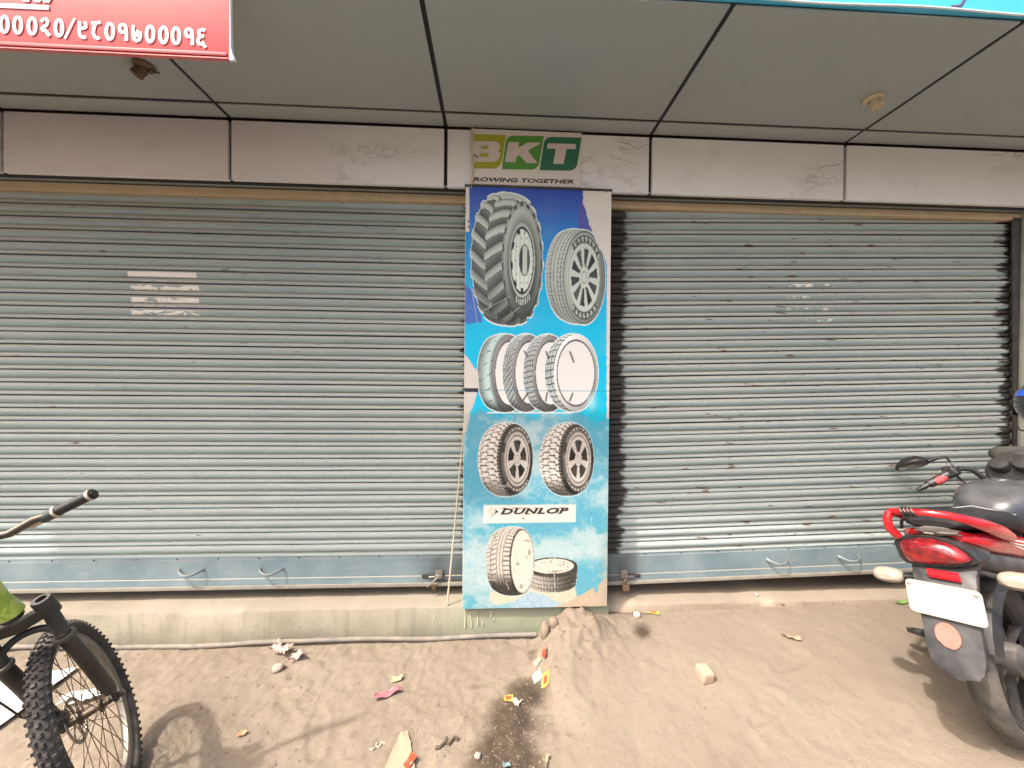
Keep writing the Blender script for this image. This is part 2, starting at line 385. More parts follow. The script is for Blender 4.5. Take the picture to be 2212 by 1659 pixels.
# ------------------------------------------------------------------ ground: one sheet, fine near the shop front, coarse to the horizon
def gz(x, y):
    x = np.asarray(x, float); y = np.asarray(y, float)
    near = sstep(1.25, 2.3, y)
    xe = .25 + .05 * np.sin(y * 9) + .06 * (fbm(x * 3, y * 5, 3, 5) - .5)
    plat = sstep(xe - .03, xe + .16, x)
    h = plat * (.012 + near * (.088 + .018 * np.clip(x - .75, -.5, 3)))
    mo = np.exp(-(((x - .47) / .22) ** 2 + ((y - 2.08) / .20) ** 2)) * .10 + np.exp(-(((x - .33) / .09) ** 2 + ((y - 1.78) / .22) ** 2)) * .02
    mo = mo * (.7 + 1.1 * (fbm(x * 11, y * 11, 4, 11) - .35) + .55 * (fbm(x * 38, y * 38, 3, 15) - .5)) * sstep(xe - .05, xe + .05, x)
    fine = sstep(5, 3, np.abs(x)) * sstep(-1.5, .2, y)
    n = (fbm(x * 4, y * 4, 3, 2) - .5) * .016 + fine * ((fbm(x * 15, y * 15, 4, 3) - .5) * .016 * (1 - .5 * plat) + (fbm(x * 46, y * 46, 3, 9) - .5) * .013 * (1 - .45 * plat) * (.3 + 1.4 * fbm(x * 2, y * 2, 2, 4)))
    for fx, fy_, fr_ in ((1.25, 1.62, .5), (1.55, 1.85, .35), (1.02, 1.42, .7), (1.78, 1.55, .4), (-.75, 1.62, 1.9), (-.42, 1.95, 1.7)):
        c_, s_ = math.cos(fr_), math.sin(fr_); u_ = ((x - fx) * c_ + (y - fy_) * s_) / .135; v_ = (-(x - fx) * s_ + (y - fy_) * c_) / (.043 + .008 * u_)
        rr = np.sqrt(u_ * u_ + v_ * v_); n = n - .0065 * sstep(1.05, .85, rr) * (.75 + .25 * np.sin(u_ * 34)) + .003 * np.exp(-((rr - 1.15) / .12) ** 2)
    return np.where(y < .75, np.minimum(-.022 + h + mo + n, -.036 + .02 * sstep(.45, .75, y)), -.022 + h + mo + n)
def build_ground():
    def axis(lo, hi, step, far):
        a = list(np.arange(lo, hi, step)); o1, o2 = [], []
        d = step; p = lo
        while p > -far: d *= 1.45; p -= d; o1.append(p)
        d = step; p = a[-1]
        while p < far: d *= 1.45; p += d; o2.append(p)
        return np.array(o1[::-1] + a + o2)
    xs = axis(-2.9, 3.3, .0125, 160); ys = axis(1.2, 2.36, .0125, 160)
    X, Y = np.meshgrid(xs, ys); Z = gz(X, Y)
    Z = np.where(Y > 2.45, -.05, Z)
    nx, ny = len(xs), len(ys)
    me = bpy.data.meshes.new('ground')
    me.vertices.add(nx * ny); me.vertices.foreach_set('co', np.stack([X, Y, Z], -1).ravel())
    i = np.arange(nx * ny).reshape(ny, nx)
    q = np.stack([i[:-1, :-1], i[:-1, 1:], i[1:, 1:], i[1:, :-1]], -1).reshape(-1, 4)
    me.loops.add(q.size); me.loops.foreach_set('vertex_index', q.ravel().astype(np.int32))
    me.polygons.add(len(q)); me.polygons.foreach_set('loop_start', (np.arange(len(q)) * 4).astype(np.int32))
    me.update(calc_edges=True); me.polygons.foreach_set('use_smooth', np.ones(len(q), bool))
    def blob(cx, cy, rx, ry, rot=0):
        dx, dy = X - cx, Y - cy; c, s = math.cos(rot), math.sin(rot)
        u, v = (dx * c + dy * s) / rx, (-dx * s + dy * c) / ry
        return np.clip(1.25 - np.sqrt(u * u + v * v), 0, 1)
    w = (fbm(X * 6, Y * 6, 4, 21) - .5) * .5
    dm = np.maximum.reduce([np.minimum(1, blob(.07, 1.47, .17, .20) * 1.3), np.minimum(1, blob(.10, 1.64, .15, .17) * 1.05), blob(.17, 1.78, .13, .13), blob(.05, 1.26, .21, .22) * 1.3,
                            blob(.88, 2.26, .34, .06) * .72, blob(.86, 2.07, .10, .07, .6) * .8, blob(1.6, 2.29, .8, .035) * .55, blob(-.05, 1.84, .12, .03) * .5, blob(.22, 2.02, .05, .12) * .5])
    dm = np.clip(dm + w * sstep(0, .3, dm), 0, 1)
    at = me.attributes.new('damp', 'FLOAT', 'POINT'); at.data.foreach_set('value', dm.ravel().astype(np.float32))
    me.materials.append(DIRT)
    o = bpy.data.objects.new('ground', me); COL.objects.link(o); tag(o, kind='structure')
build_ground()
def build_unseen_road():  # unseen asphalt behind the camera, added to cut bounce light on canopy and shutters
    xs = np.concatenate([np.linspace(-150, -6, 30), np.linspace(-5.5, 5.5, 90), np.linspace(6, 150, 30)]); rings = []
    for x in xs:
        e = .45 + .16 * (float(fbm(x * 1.7, 3.1, 4, 41)) - .5)
        rings.append([(x, e, -.03), (x, e - .08, -.012), (x, e - 1.5, .0), (x, -4, .03), (x, -7.6, -.012), (x, -7.7, -.03)])
    m = NT('worn_asphalt'); p = m.pos(); a = m.noise(p, 2, 5); f = m.noise(p, 120, 4, .7)
    c = m.mix(a, (.045, .043, .04), (.085, .078, .07)); c = m.mix(m.ramp(f, .45, .75), c, (.12, .11, .1)); m.bump(f, .6, .01)
    tag(MB().loft(rings, cap=False, closed=False).build('road', m.fin(c, .85, 0, .3)), kind='structure')
build_unseen_road()
def gpt(px, py):
    p = on_z(px, py, 0.0)
    for _ in range(4): p = on_z(px, py, float(gz(p.x, p.y)))
    return p

# ------------------------------------------------------------------ shop building
FY = 2.2                      # plane of the white fascia
JX = [-5.202 + 1.226 * i for i in range(9)]
bld = empty('shop_building', (.25, 2.4, 0))
tag(bld, 'shop front with white panelled canopy over two closed rolling shutters', 'building')
bld_inv = Matrix.Translation((-.25, -2.4, 0))
def bpart(name, mb, mat, parent=None, **k):
    o = mb.build(name, mat, None, **k); o.parent = parent or bld
    o.matrix_parent_inverse = bld_inv if not parent else Matrix.Identity(4); return o
bpart('wall', MB().box((.25, 3.6, 3.2), (10.6, 2.1, 6.4)), WALL)
bpart('pillar', MB().box((.255, 2.38, 1.35), (.83, .34, 2.6), bev=.006), WALL)
bpart('jamb', MB().box((4.3, 2.39, 1.3), (1.66, .22, 2.7), bev=.006), WALL)
# uneven plinth under the left shutter and the pillar, low sill under the right shutter
def rough_block(x0, x1, y0, y1, z0, ztop, amp, seed, step=.02):
    xs = np.arange(x0, x1 + step, step); prof = []
    mb = MB(); rings = []
    for x in xs:
        n = lambda k, s: float(fbm(x * k, seed * 3.1 + s, 4, seed)) - .5
        zt = ztop + n(7, 0) * amp; e = .006 + max(0, n(3, 4)) * amp * 1.2
        ch = amp * 1.8 * float(sstep(.60, .70, fbm(x * 2.6, seed, 3, seed + 3)))
        yf = y0 + n(9, 7) * amp * .5
        rings.append([(x, y1, z0), (x, yf, z0), (x, yf + n(14, 9) * amp * .3, z0 + (zt - z0) * .5), (x, yf + ch * .2, zt - e - ch), (x, yf + e * .6 + ch * 1.0, zt - ch * .35), (x, yf + .05 + ch, zt + n(11, 5) * amp * .3), (x, y1, zt)])
    return mb.loft(rings)
bpart('plinth', rough_block(-5.2, .70, 2.2, 2.6, -.12, .158, .014, 3), CONC, sharp=50)
bpart('sill', rough_block(.70, 5.1, 2.235, 2.6, -.12, .128, .016, 8), SILL, sharp=50)
lint = MB(); lint.box((.25, 2.325, 2.617), (10.6, .06, .044), bev=.003)
bpart('lintel', lint, TIMBER)
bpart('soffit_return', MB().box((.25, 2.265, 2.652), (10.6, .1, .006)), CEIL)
bpart('hood', MB().box((.25, 2.46, 2.60), (10.6, .2, .12)), DARKSTEEL)
slab = MB().box((.25, 2.02, 3.32), (10.6, 1.16, .6)); bpart('canopy_slab', slab, CONC)
bpart('joint_backing', MB().box((.25, 2.245, 2.82), (10.6, .03, .36)).box((.25, 1.825, 3.008), (10.6, .79, .02)), BLACKJOINT)
g = .0105
for i in range(8):
    a, b = JX[i] + g, JX[i + 1] - g
    dz = rnd.uniform(-.0015, .0015)
    bpart('panel', MB().box(((a + b) / 2, FY + .012 + dz, 2.8085), (b - a, .024, .337), bev=.002), PANEL)
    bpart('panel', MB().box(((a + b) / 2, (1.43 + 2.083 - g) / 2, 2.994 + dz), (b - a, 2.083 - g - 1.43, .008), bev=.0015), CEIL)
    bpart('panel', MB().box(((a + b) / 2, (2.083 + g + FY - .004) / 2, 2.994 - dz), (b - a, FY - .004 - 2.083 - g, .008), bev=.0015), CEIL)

# sooty cobwebs hanging on the fascia sheets
SOOT = pm('soot_web', (.13, .11, .095), .9, var=.3)
def web(pts, seed, n=5):
    mb = MB(); r3 = random.Random(seed); P = [on_y(px, py, FY - .003) for px, py in pts]
    for k in range(n):
        q = [p + Vector((r3.gauss(0, .008), -.002 - abs(r3.gauss(0, .002)), r3.gauss(0, .009))) for p in P]
        a, b = (0, len(q)) if k == 0 else sorted(r3.sample(range(len(q) + 1), 2))
        if b - a < 2: continue
        f = []
        for u, v in zip(q[a:b - 1], q[a + 1:b]):
            f += [u, u.lerp(v, .35) + Vector((0, 0, -.004 * r3.random())), u.lerp(v, .7) + Vector((0, 0, -.005 * r3.random()))]
        f.append(q[b - 1]); mb.tube(f, [.0003 + (.0008 if k == 0 else .0005) * math.sin(math.pi * (i + .6) / (len(f) + .2)) for i in range(len(f))], 5)
    tag(bpart('cobweb', mb, SOOT), kind='stuff')
web([(1755, 378), (1770, 362), (1790, 355), (1805, 362), (1818, 350), (1826, 335)], 6, 2); web([(1330, 308), (1355, 312), (1375, 318), (1400, 312)], 9, 1)

# ------------------------------------------------------------------ rolling shutters
PITCHZ = .0757
PROF = [(.0722, .024), (.0718, .002), (.0702, -.004), (.0665, -.009), (.060, -.0135), (.053, -.0158), (.045, -.0155), (.0375, -.0125), (.0315, -.0075), (.0282, -.0015), (.0268, .0045), (.0250, .0050), (.0236, .0010), (.0170, -.0028), (.0095, -.006), (.0046, -.0076), (.0032, -.0068), (.0028, .0), (.0026, .024)]
def slat_mesh(length, seed):
    nseg = int(length / .05); mb = MB(); rings = []
    for i in range(nseg + 1):
        x = -length / 2 + length * i / nseg; d = (float(vnoise(x * 3.1, seed * 1.7, seed)) - .5) * .0034; d2 = (float(vnoise(x * 1.3, seed * 2.9, seed + 1)) - .5) * .0042
        rings.append([(x, y + d, z + d2 * .6) for z, y in PROF])
    mb.loft(rings, cap=False, closed=False)
    o = mb.build('slat', SHUT, None, sharp=60)
    return o
def make_shutter(x0, x1, ztop, n, slope, label, handles, y=2.335):
    xc = (x0 + x1) / 2; L = x1 - x0; tilt = math.atan(slope)
    root = empty('rolling_shutter', (xc, y, .15 + slope * 0)); root.rotation_euler = (0, -tilt, 0)
    tag(root, label, 'shutter', 'rolling shutters of the shop')
    protos = [slat_mesh(L, k + int(x0 * 10) + 60) for k in range(7)]
    for k in range(n):
        o = protos[k] if k < 7 else protos[rnd.randrange(7)].copy()
        if k >= 7: COL.objects.link(o)
        o.parent = root
        o.location = (rnd.uniform(-.006, .006), rnd.uniform(-.001, .001), ztop - (k + 1) * PITCHZ - .15)
        o.rotation_euler = (rnd.uniform(-.03, .03), rnd.uniform(-.0006, .0006), 0)
    zb = ztop - n * PITCHZ - .15
    rb = MB()
    # bottom rail: folded sheet with a stiffening line and a pale angle at the foot
    prof = [(zb + .004, .006), (zb + .004, -.006), (zb - .012, -.007), (zb - .0125, -.0125), (zb - .10, -.014), (zb - .125, -.012), (zb - .128, -.018), (zb - .165, -.018), (zb - .165, .02)]
    nseg = 40; rb.loft([[(-L / 2 + L * i / nseg, yy + (float(vnoise(i * .6, zz * 40, 5)) - .5) * .002, zz) for zz, yy in prof] for i in range(nseg + 1)], cap=False, closed=False)
    rail = rb.build('bottom_rail', RAIL, root, sharp=30)
    MB().box((0, -.006, zb - .177), (L, .040, .022), bev=.003).build('foot_angle', pm('dusty_angle_iron', (.27, .25, .21), .75, 0, .3, dust=.5), root)
    for i in range(int(L / .24)):
        xx = -L / 2 + .1 + i * .24
        MB().ball((xx, -.0075, zb - .006), (.005, .004, .005), 8, 5).build('rivet', DARKSTEEL, rail)
    for hx in handles:
        h = MB(); pts = []
        for j in range(13):
            t = j / 12; a = (t - .5) * .14
            pts.append((hx - xc + a, -.018 - .042 * math.sin(math.pi * t) ** .6, zb - .066 - .018 * math.sin(math.pi * t)))
        h.tube(pts, [.011] + [.0085] * 11 + [.011], 8, flat=.45, side=(0, 0, 1)); h.build('handle', RAIL, rail)
    return root, zb + .15
sh1, zb1 = make_shutter(-3.45, -.12, 2.6815, 30, 0.0, 'wide grey blue shutter left of the tyre poster with torn white paper scraps', [-1.82, -1.35])
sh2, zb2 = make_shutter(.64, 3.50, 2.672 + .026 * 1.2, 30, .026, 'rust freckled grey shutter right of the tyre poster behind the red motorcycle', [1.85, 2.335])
for nm, x in (('guide_rail', .665), ('guide_rail', 3.505)):
    MB().box((x - 2.07, -.035, 1.2), (.07, .012, 2.45), bev=.003).box((x - 2.07 + (-.03 if x < 1 else .03), -.005, 1.2), (.012, .07, 2.45)).build(nm, DARKSTEEL, sh2)
MB().box((-.135 + 1.785, -.035, 1.2), (.06, .012, 2.45), bev=.003).build('guide_rail', DARKSTEEL, sh1)

# hasp, pin and padlocks at the bottom rails
def hasp(x, z, sgn, label, padlock):
    y = 2.318
    r_ = empty('door_bolt', (x, y, z)); tag(r_, label, 'bolt')
    b = MB(); b.box((.055 * sgn, -.004, 0), (.10, .006, .024), bev=.004); b.build('slot_plate', DARKSTEEL, r_)
    b = MB(); b.box((0, -.006, .012), (.046, .012, .055), bev=.006); b.box((-.002, -.016, .004), (.05, .016, .014), bev=.004); b.build('keeper', BARESTEEL, r_)
    b = MB(); b.tube([(.06 * sgn, -.014, 0), (-.02 * sgn, -.014, .001)], .0065, 10); b.build('bolt', BARESTEEL, r_)
    if not padlock:
        b = MB(); b.tube([(-.005, -.02, .0), (-.03, -.028, -.02), (-.068, -.03, -.052)], .005, 8); b.build('lever', BARESTEEL, r_)
        b = MB(); b.prism([(-.055, -.05), (-.005, -.05), (-.03, -.085)], (0, -.012, 0), (1, 0, 0), (0, 0, 1), (0, -1, 0), .004); b.build('tab', pm('rusty_tab', (.16, .10, .06), .7, .2, .3), r_)
    else:
        b = MB(); b.prism([(-.035, .01), (.02, .01), (.018, -.03), (-.01, -.038)], (0, -.01, 0), (1, 0, 0), (0, 0, 1), (0, -1, 0), .003); b.build('lug', BARESTEEL, r_)
    return r_
zr = .281
hasp(-.335, .285, -1, 'rusty sliding bolt with lever on the left shutter beside the poster', False)
hasp(.835, .268, 1, 'dark sliding bolt on the right shutter just right of the poster', True)
pl = empty('padlock', (.838, 2.292, .205)); tag(pl, 'small square brass padlock hanging at the foot of the right shutter', 'padlock')
MB().box((0, 0, 0), (.044, .02, .04), bev=.004).build('lock_body', pm('dull_brass', (.30, .22, .15), .42, .7, .25), pl)
MB().tube([(-.013, 0, .018), (-.013, 0, .038), (-.006, 0, .05), (.006, 0, .05), (.013, 0, .038), (.013, 0, .018)], .004, 8).build('shackle', CHROME, pl)

# thin cane leaning between shutter and poster
rod = MB().tube([(-.272, 2.215, .158), (-.235, 2.24, .6), (-.193, 2.268, 1.12), (-.183, 2.27, 1.26)], [.0052, .005, .0042, .0035], 7)
tag(rod.build('cane', ROPE), 'thin pale cane leaning against the shutter left of the poster', 'stick')
# water pipe at the foot of the plinth
pipe_pts = [(-4.6 + .09 * i, 2.175 + .004 * math.sin(i * .9) + .012 * math.exp(-((i - 33) / 6.) ** 2) * -1, -.002 + .006 * math.sin(i * .37) - (.006 if 18 < i < 40 else 0)) for i in range(55)]
pipe_pts = [p for p in pipe_pts if p[0] < .27]
pp = empty('water_pipe', (-2, 2.175, 0)); tag(pp, 'dusty grey pipe lying along the foot of the left plinth', 'pipe')
b = MB(); b.m = Matrix.Translation((2, -2.175, 0)); b.tube(pipe_pts, .0125, 10); b.build('pipe', pm('dusty_pipe', (.17, .155, .14), .7, 0, .25, dust=.85), pp)
for x in (-1.23, .215):
    b = MB(); b.m = Matrix.Translation((2, -2.175, 0)); b.tube([(x, 2.175, -.002), (x + .022, 2.175, -.002)], .0155, 10); b.build('coupling', pm('pipe_coupling', (.10, .09, .08), .7, 0, .2, dust=.6), pp)

# paint drips and runs on the pillar foot
dr = MB()
for (x, z0, z1) in [(-.165, .15, .035), (-.135, .13, .10), (-.128, .10, .035), (-.09, .11, .05), (-.105, .125, .11), (-.06, .07, .05), (-.01, .135, .10), (-.345, .12, .095), (.005, .09, .08)]:
    dr.tube([(x, 2.1965, z0), (x + .002, 2.1945, (z0 + z1) / 2), (x + .001, 2.1955, z1)], [.0016, .0022, .0032], 6, flat=.5)
bpart('paint_run', dr, pm('cream_paint_run', (.62, .60, .42), .5))

# ------------------------------------------------------------------ ceiling lamp holders
def holder(x, y, label, broken):
    e = empty('lamp_holder', (x, y, 2.99)); tag(e, label, 'lamp holder', 'bulb holders under the canopy')
    bk = pm('aged_cream_bakelite', (.52, .44, .30), .45, var=.2) if not broken else pm('burnt_bakelite', (.13, .085, .055), .7, var=.4)
    MB().lathe([(.0, 0), (.042, 0), (.044, -.006), (.038, -.014), (.02, -.018)], (0, 0, 0), (0, 0, 1), 20).build('base', bk, e)
    ax = (.18, -.35, -.9) if not broken else (-.5, -.1, -.8)
    q = MB().lathe([(.017, .004), (.021, .012), (.021, .036), (.025, .038), (.025, .058), (.020, .060), (.016, .050), (0.0, .048)], (0, 0, -.004), ax, 18); q.build('socket', bk, e)
    if broken:
        for k in range(3):
            a = k * 2.1; MB().tube([(.01 * math.cos(a), .01 * math.sin(a), -.01), (.04 * math.cos(a) + .01, .03 * math.sin(a), -.03), (.055 * math.cos(a + .6), .05 * math.sin(a + .6), -.012 - .02 * k)], .0035, 6).build('wire', pm('brown_wire', (.07, .045, .03), .6), e)
    return e
holder(1.955, 1.85, 'cream bulb holder without bulb on the canopy ceiling above the right shutter', False)
holder(-1.68, 1.855, 'burnt brown bulb holder with loose wires just below the red sign', True)
print('setting ok')

# ------------------------------------------------------------------ red sign over the left shutter (Devanagari telephone numbers) and blue sign on the right
def strokes(mb, lines, o, ex, ey, w, h, r_, ydir):
    for ln in lines:
        pts = [o + ex * (x * w) + ey * (y * h) for x, y in ln]
        if len(pts) == 2: pts = [pts[0], (pts[0] + pts[1]) / 2, pts[1]]
        mb.tube(pts, r_, 8, flat=.12, side=ey if abs((pts[-1] - pts[0]).normalized().dot(ey)) < .9 else ex)
def ell(cx, cy, rx, ry, n=18, a0=0, a1=360): return [(cx + rx * math.cos(R(a0 + (a1 - a0) * i / n)), cy + ry * math.sin(R(a0 + (a1 - a0) * i / n))) for i in range(n + 1)]
DEV = {'0': [ell(.4, .5, .27, .46)], '1': [ell(.36, .72, .24, .23), [(.6, .78), (.64, .5), (.64, .02)]],
       '2': [[(.14, .78), (.24, .95), (.46, .98), (.6, .82), (.52, .62), (.3, .5), (.16, .40), (.22, .28), (.38, .32), (.52, .18), (.74, .0)]],
       '6': [[(.68, .92), (.45, .98), (.22, .88), (.2, .7), (.42, .58), (.6, .58)], [(.42, .58), (.2, .46), (.12, .28), (.22, .12), (.45, .1), (.6, .22), (.52, .32), (.44, .2), (.6, .05), (.72, -.08)]],
       '7': [[(.1, .97), (.1, .4), (.16, .16), (.36, .04), (.58, .12), (.66, .36), (.62, .6), (.46, .66), (.38, .5), (.42, .28)]],
       '8': [[(.02, .9), (.34, .92), (.72, .99)], [(.36, .92), (.22, .66), (.16, .36), (.26, .12), (.48, .03), (.66, .1)]],
       '9': [[(.12, .98), (.16, .74), (.12, .4), (.18, .14), (.38, .04), (.64, .06)], [(.14, .62), (.42, .56), (.62, .64), (.6, .82), (.5, .96)]],
       '/': [[(.02, -.08), (.75, 1.12)]]}
RSY = 1.45
rs = empty('red_sign', (-2.0, RSY, 2.71)); tag(rs, 'red hanging signboard with white telephone digits at top left', 'sign')
rl = lambda p: Vector((p.x + 2.0, 0, p.z - 2.71))
RED_SIGN = pm('red_flex_print', (.64, .066, .066), .38, var=.05, scale=3)
xr_ = on_y(494, 118, RSY).x + 2.0
MB().box((xr_ / 2 - 1.0, .007, .245), (xr_ + 2.0, .010, .50), bev=.002).build('board', RED_SIGN, rs)
MB().box((xr_ / 2 - 1.0, -.001, .0065), (xr_ + 2.0 - .012, .006, .013), bev=.001).build('bottom_hem', pm('red_hem', (.34, .02, .025), .4, var=.1), rs)
MB().box((xr_ / 2 - 1.0, .004, -.007), (xr_ + 2.0, .014, .004)).build('edge_strip', pm('pink_strip', (.55, .13, .13), .5), rs)
b = MB(); b.loft([[(xr_ + .002, 0, z_) , (xr_ + .002 + w_, -.004, z_), (xr_ + .004 + w_, .006, z_), (xr_ + .002, .01, z_)] for z_, w_ in ((.49, .003), (.3, .004), (.12, .006), (.04, .007), (.01, .012), (-.012, .022))]); b.build('loose_flap', pm('pale_flex_back', (.72, .76, .78), .5), rs)
chars = [('0', 9), ('0', 38), ('0', 69), ('2', 97), ('0', 127), ('/', 151), ('9', 179), ('8', 208), ('0', 237), ('1', 266), ('7', 296), ('0', 324), ('0', 353), ('0', 380), ('1', 409), ('6', 435)]
WL = pm('white_sign_lettering', (.80, .74, .75), .45, var=.04)
for i, (ch, cx_) in enumerate(chars):
    cy_ = 53 + (cx_ - 9) * .0665
    p0 = rl(on_y(cx_ - 11, cy_ + 18, RSY)); w_ = .047; h_ = .063
    mb = MB(); strokes(mb, DEV[ch], Vector((p0.x, -.0005, p0.z)), Vector((1, 0, 0)), Vector((0, 0, 1)), w_, h_, .0062 if ch != '/' else .0045, None)
    mb.build('digit', WL, rs)
p0 = rl(on_y(-60, 6, RSY)); p1 = rl(on_y(106, 17, RSY))
MB().tube([(p0.x - .4, -.0005, p0.z - .01), (p1.x, -.0005, p1.z)], .0085, 8, flat=.12, side=(0, 0, 1)).build('underline', WL, rs)
for i, x_ in enumerate((60, 84, 104)):
    q = rl(on_y(x_, 2 + i, RSY)); mb = MB(); strokes(mb, [[(0, 0), (.2, .6), (.1, 1.2), (.5, 1.4)], [(.0, .05), (.45, .0), (.7, .35)]], Vector((q.x - .015, -.0005, q.z)), Vector((1, 0, 0)), Vector((0, 0, 1)), .035, .05, .006, None); mb.build('letter', WL, rs)
for x_ in (-1.9, -.1, .75): MB().box((x_, .024, .40), (.03, .02, .5)).build('bracket', DARKSTEEL, rs)

bs = empty('blue_sign', (2.2, 1.41, 2.99)); tag(bs, 'sky blue signboard along the canopy edge at top right', 'sign')
SKYB = pm('sky_blue_flex', (.07, .50, .78), .35, var=.14, scale=1.6)
b = MB(); xs_ = [-1.62 + .1 * i for i in range(41)]
b.loft([[(x, .0 + .004 * math.sin(i * 1.3), .012 + .005 * math.sin(i * .7)), (x, .004 * math.sin(i * 1.3), .5), (x, .02, .5), (x, .02, .012)] for i, x in enumerate(xs_)]); b.build('board', SKYB, bs)
MB().tube([(x, -.004, .010 + .005 * math.sin(i * .7)) for i, x in enumerate(xs_)], .0045, 6).build('hem', pm('pale_blue_hem', (.60, .75, .80), .5), bs)
q = on_y(1600, 8, 1.40); MB().box((q.x - 2.2, -.008, .25), (.055, .004, .50)).build('tape', pm('brown_tape', (.50, .38, .36), .5, var=.3, scale=40), bs)
MB().box((.2, .03, .32), (3.6, .02, .6)).build('frame', DARKSTEEL, bs)
q = on_y(2090, 4, 1.40); MB().tube([(q.x - 2.2, -.004, .06), (q.x - 2.2 - .02, -.004, .028), (q.x - 2.2 - .06, -.004, .022)], .006, 6, flat=.3).build('letter_stroke', pm('sign_dark_letter', (.12, .09, .16), .5), bs)

# ------------------------------------------------------------------ small green sign
BX0, BX1, BZ0, BZ1 = -.142, .503, 2.656, 2.978
bk = empty('brand_sign', ((BX0 + BX1) / 2, 2.192, BZ0)); tag(bk, 'white BKT sign in three greens above the tall tyre poster', 'sign')
bx = (BX0 + BX1) / 2
MB().box((0, 0, (BZ1 - BZ0) / 2), (BX1 - BX0, .008, BZ1 - BZ0), bev=.001).build('board', pm('white_sign_sheet', (.66, .61, .57), .4, var=.07, scale=5), bk)
def sp(px, py):   # pixel on the sign to local x, z
    p = on_y(px, py, 2.188); return (p.x - bx, p.z - BZ0)
def c5(x, y): return ((1730 + x / 3.95) * .576, (470 + y / 3.95) * .576)
def leaf(tl, tr, br, bl, rtl, rbr, name, mat, lvl):
    P = [Vector(sp(*c5(*q))) for q in (tl, tr, br, bl)]; poly = []
    def corner(i, r_):
        a, p, c = P[i - 1], P[i], P[(i + 1) % 4]
        if not r_: return [p]
        d1, d2 = (a - p).normalized() * r_, (c - p).normalized() * r_
        return [(1 - t) ** 2 * (p + d1) + 2 * t * (1 - t) * p + t * t * (p + d2) for t in [j / 8 for j in range(9)]]
    for i, r_ in ((0, rtl), (1, 0), (2, rbr), (3, 0)): poly += corner(i, r_)
    o = MB().prism([tuple(q) for q in poly], (0, -.0042 - lvl, 0), (1, 0, 0), (0, 0, 1), (0, 1, 0), .0003).build(name, mat, bk, smooth=False); return o
def glyph(polys, name, mat, lvl, parent=None):
    mb = MB()
    for pl_ in polys: mb.prism([sp(*c5(*q)) for q in pl_], (0, -.0042 - lvl, 0), (1, 0, 0), (0, 0, 1), (0, 1, 0), .0003)
    return mb.build(name, mat, parent or bk, smooth=False)
LIME = pm('lime_print', (.34, .36, .025), .4, var=.1, scale=5); MIDG = pm('green_print', (.085, .27, .045), .4, var=.1, scale=5); DKG = pm('dark_green_print', (.025, .145, .075), .4, var=.1, scale=5)
LET = pm('sign_letter_white', (.60, .53, .50), .4, var=.05)
leaf((190, 130), (660, 145), (585, 645), (190, 640), 0, .055, 'lime_tile', LIME, .0004)
leaf((672, 150), (1225, 160), (1140, 660), (600, 650), .045, .05, 'green_tile', MIDG, .0004)
leaf((1235, 170), (1780, 182), (1705, 675), (1160, 665), .045, .05, 'dark_green_tile', DKG, .0004)
def bez(pts, n=6): return [((1 - t) ** 2 * pts[0][0] + 2 * t * (1 - t) * pts[1][0] + t * t * pts[2][0], (1 - t) ** 2 * pts[0][1] + 2 * t * (1 - t) * pts[1][1] + t * t * pts[2][1]) for t in [i / n for i in range(n + 1)]]
glyph([[(190, 235), (480, 240)] + bez([(480, 240), (585, 250), (575, 330)]) + bez([(575, 330), (560, 380), (530, 388)]) + bez([(530, 388), (590, 400), (570, 460)]) + bez([(570, 460), (540, 545), (430, 545)]) + [(190, 540)]], 'letter_B', LET, .0008)
glyph([bez([(300, 308), (300, 308), (390, 308)]) + bez([(390, 308), (430, 330), (385, 352)]) + [(290, 350)], [(278, 415)] + bez([(380, 415), (440, 435), (385, 468)]) + [(270, 466)]], 'letter_counter', LIME, .0012)
glyph([[(700, 248), (855, 250), (845, 335), (985, 255), (1185, 262), (985, 375), (1125, 562), (965, 558), (860, 440), (815, 475), (798, 550), (645, 545)]], 'letter_K', LET, .0008)
glyph([[(1282, 268), (1700, 278), (1690, 355), (1560, 350), (1515, 575), (1362, 570), (1400, 348), (1268, 345)]], 'letter_T', LET, .0008)
INK = pm('black_print', (.022, .022, .025), .45, var=.1)
a0 = sp(*c5(178, 826)); a1 = sp(*c5(1665, 852)); ang = math.atan2(a1[1] - a0[1], a1[0] - a0[0])
tm = Matrix.Translation((a0[0], -.0048, a0[1])) @ Matrix.Rotation(-ang * -1 * -1, 4, 'Y') @ Matrix.Rotation(math.pi / 2, 4, 'X')
to = text_mesh('ROWING TOGETHER', .032, INK, 'slogan', bk, tm, offset=.0011, shear=.22, sx=1.0, extrude=.0002, spacing=1.02)
wd = max(v.co.x for v in to.data.vertices) - min(v.co.x for v in to.data.vertices); want = a1[0] - a0[0]
x0_ = min(v.co.x for v in to.data.vertices)
for v in to.data.vertices: v.co.x = a0[0] + (v.co.x - x0_) * want / wd
# frayed cord tied down the left edge of the sign
cd = empty('tie_cord', (-.144, 2.18, 2.62)); tag(cd, 'frayed pale cord hanging down the left edge of the BKT sign', 'cord')
for ph in (0, 2.1):
    MB().tube([(.004 * math.sin(i * .8 + ph) - .006 * math.sin(i * .17), -.004 * math.cos(i * .8 + ph), .355 - i * .0095) for i in range(38)], .0038, 6).build('strand', ROPE, cd)
MB().tube([(.012, -.004, .20), (.02, -.008, .192), (.024, -.006, .185), (.034, -.008, .192), (.036, -.004, .182)], .003, 6).build('knot', INK, cd)

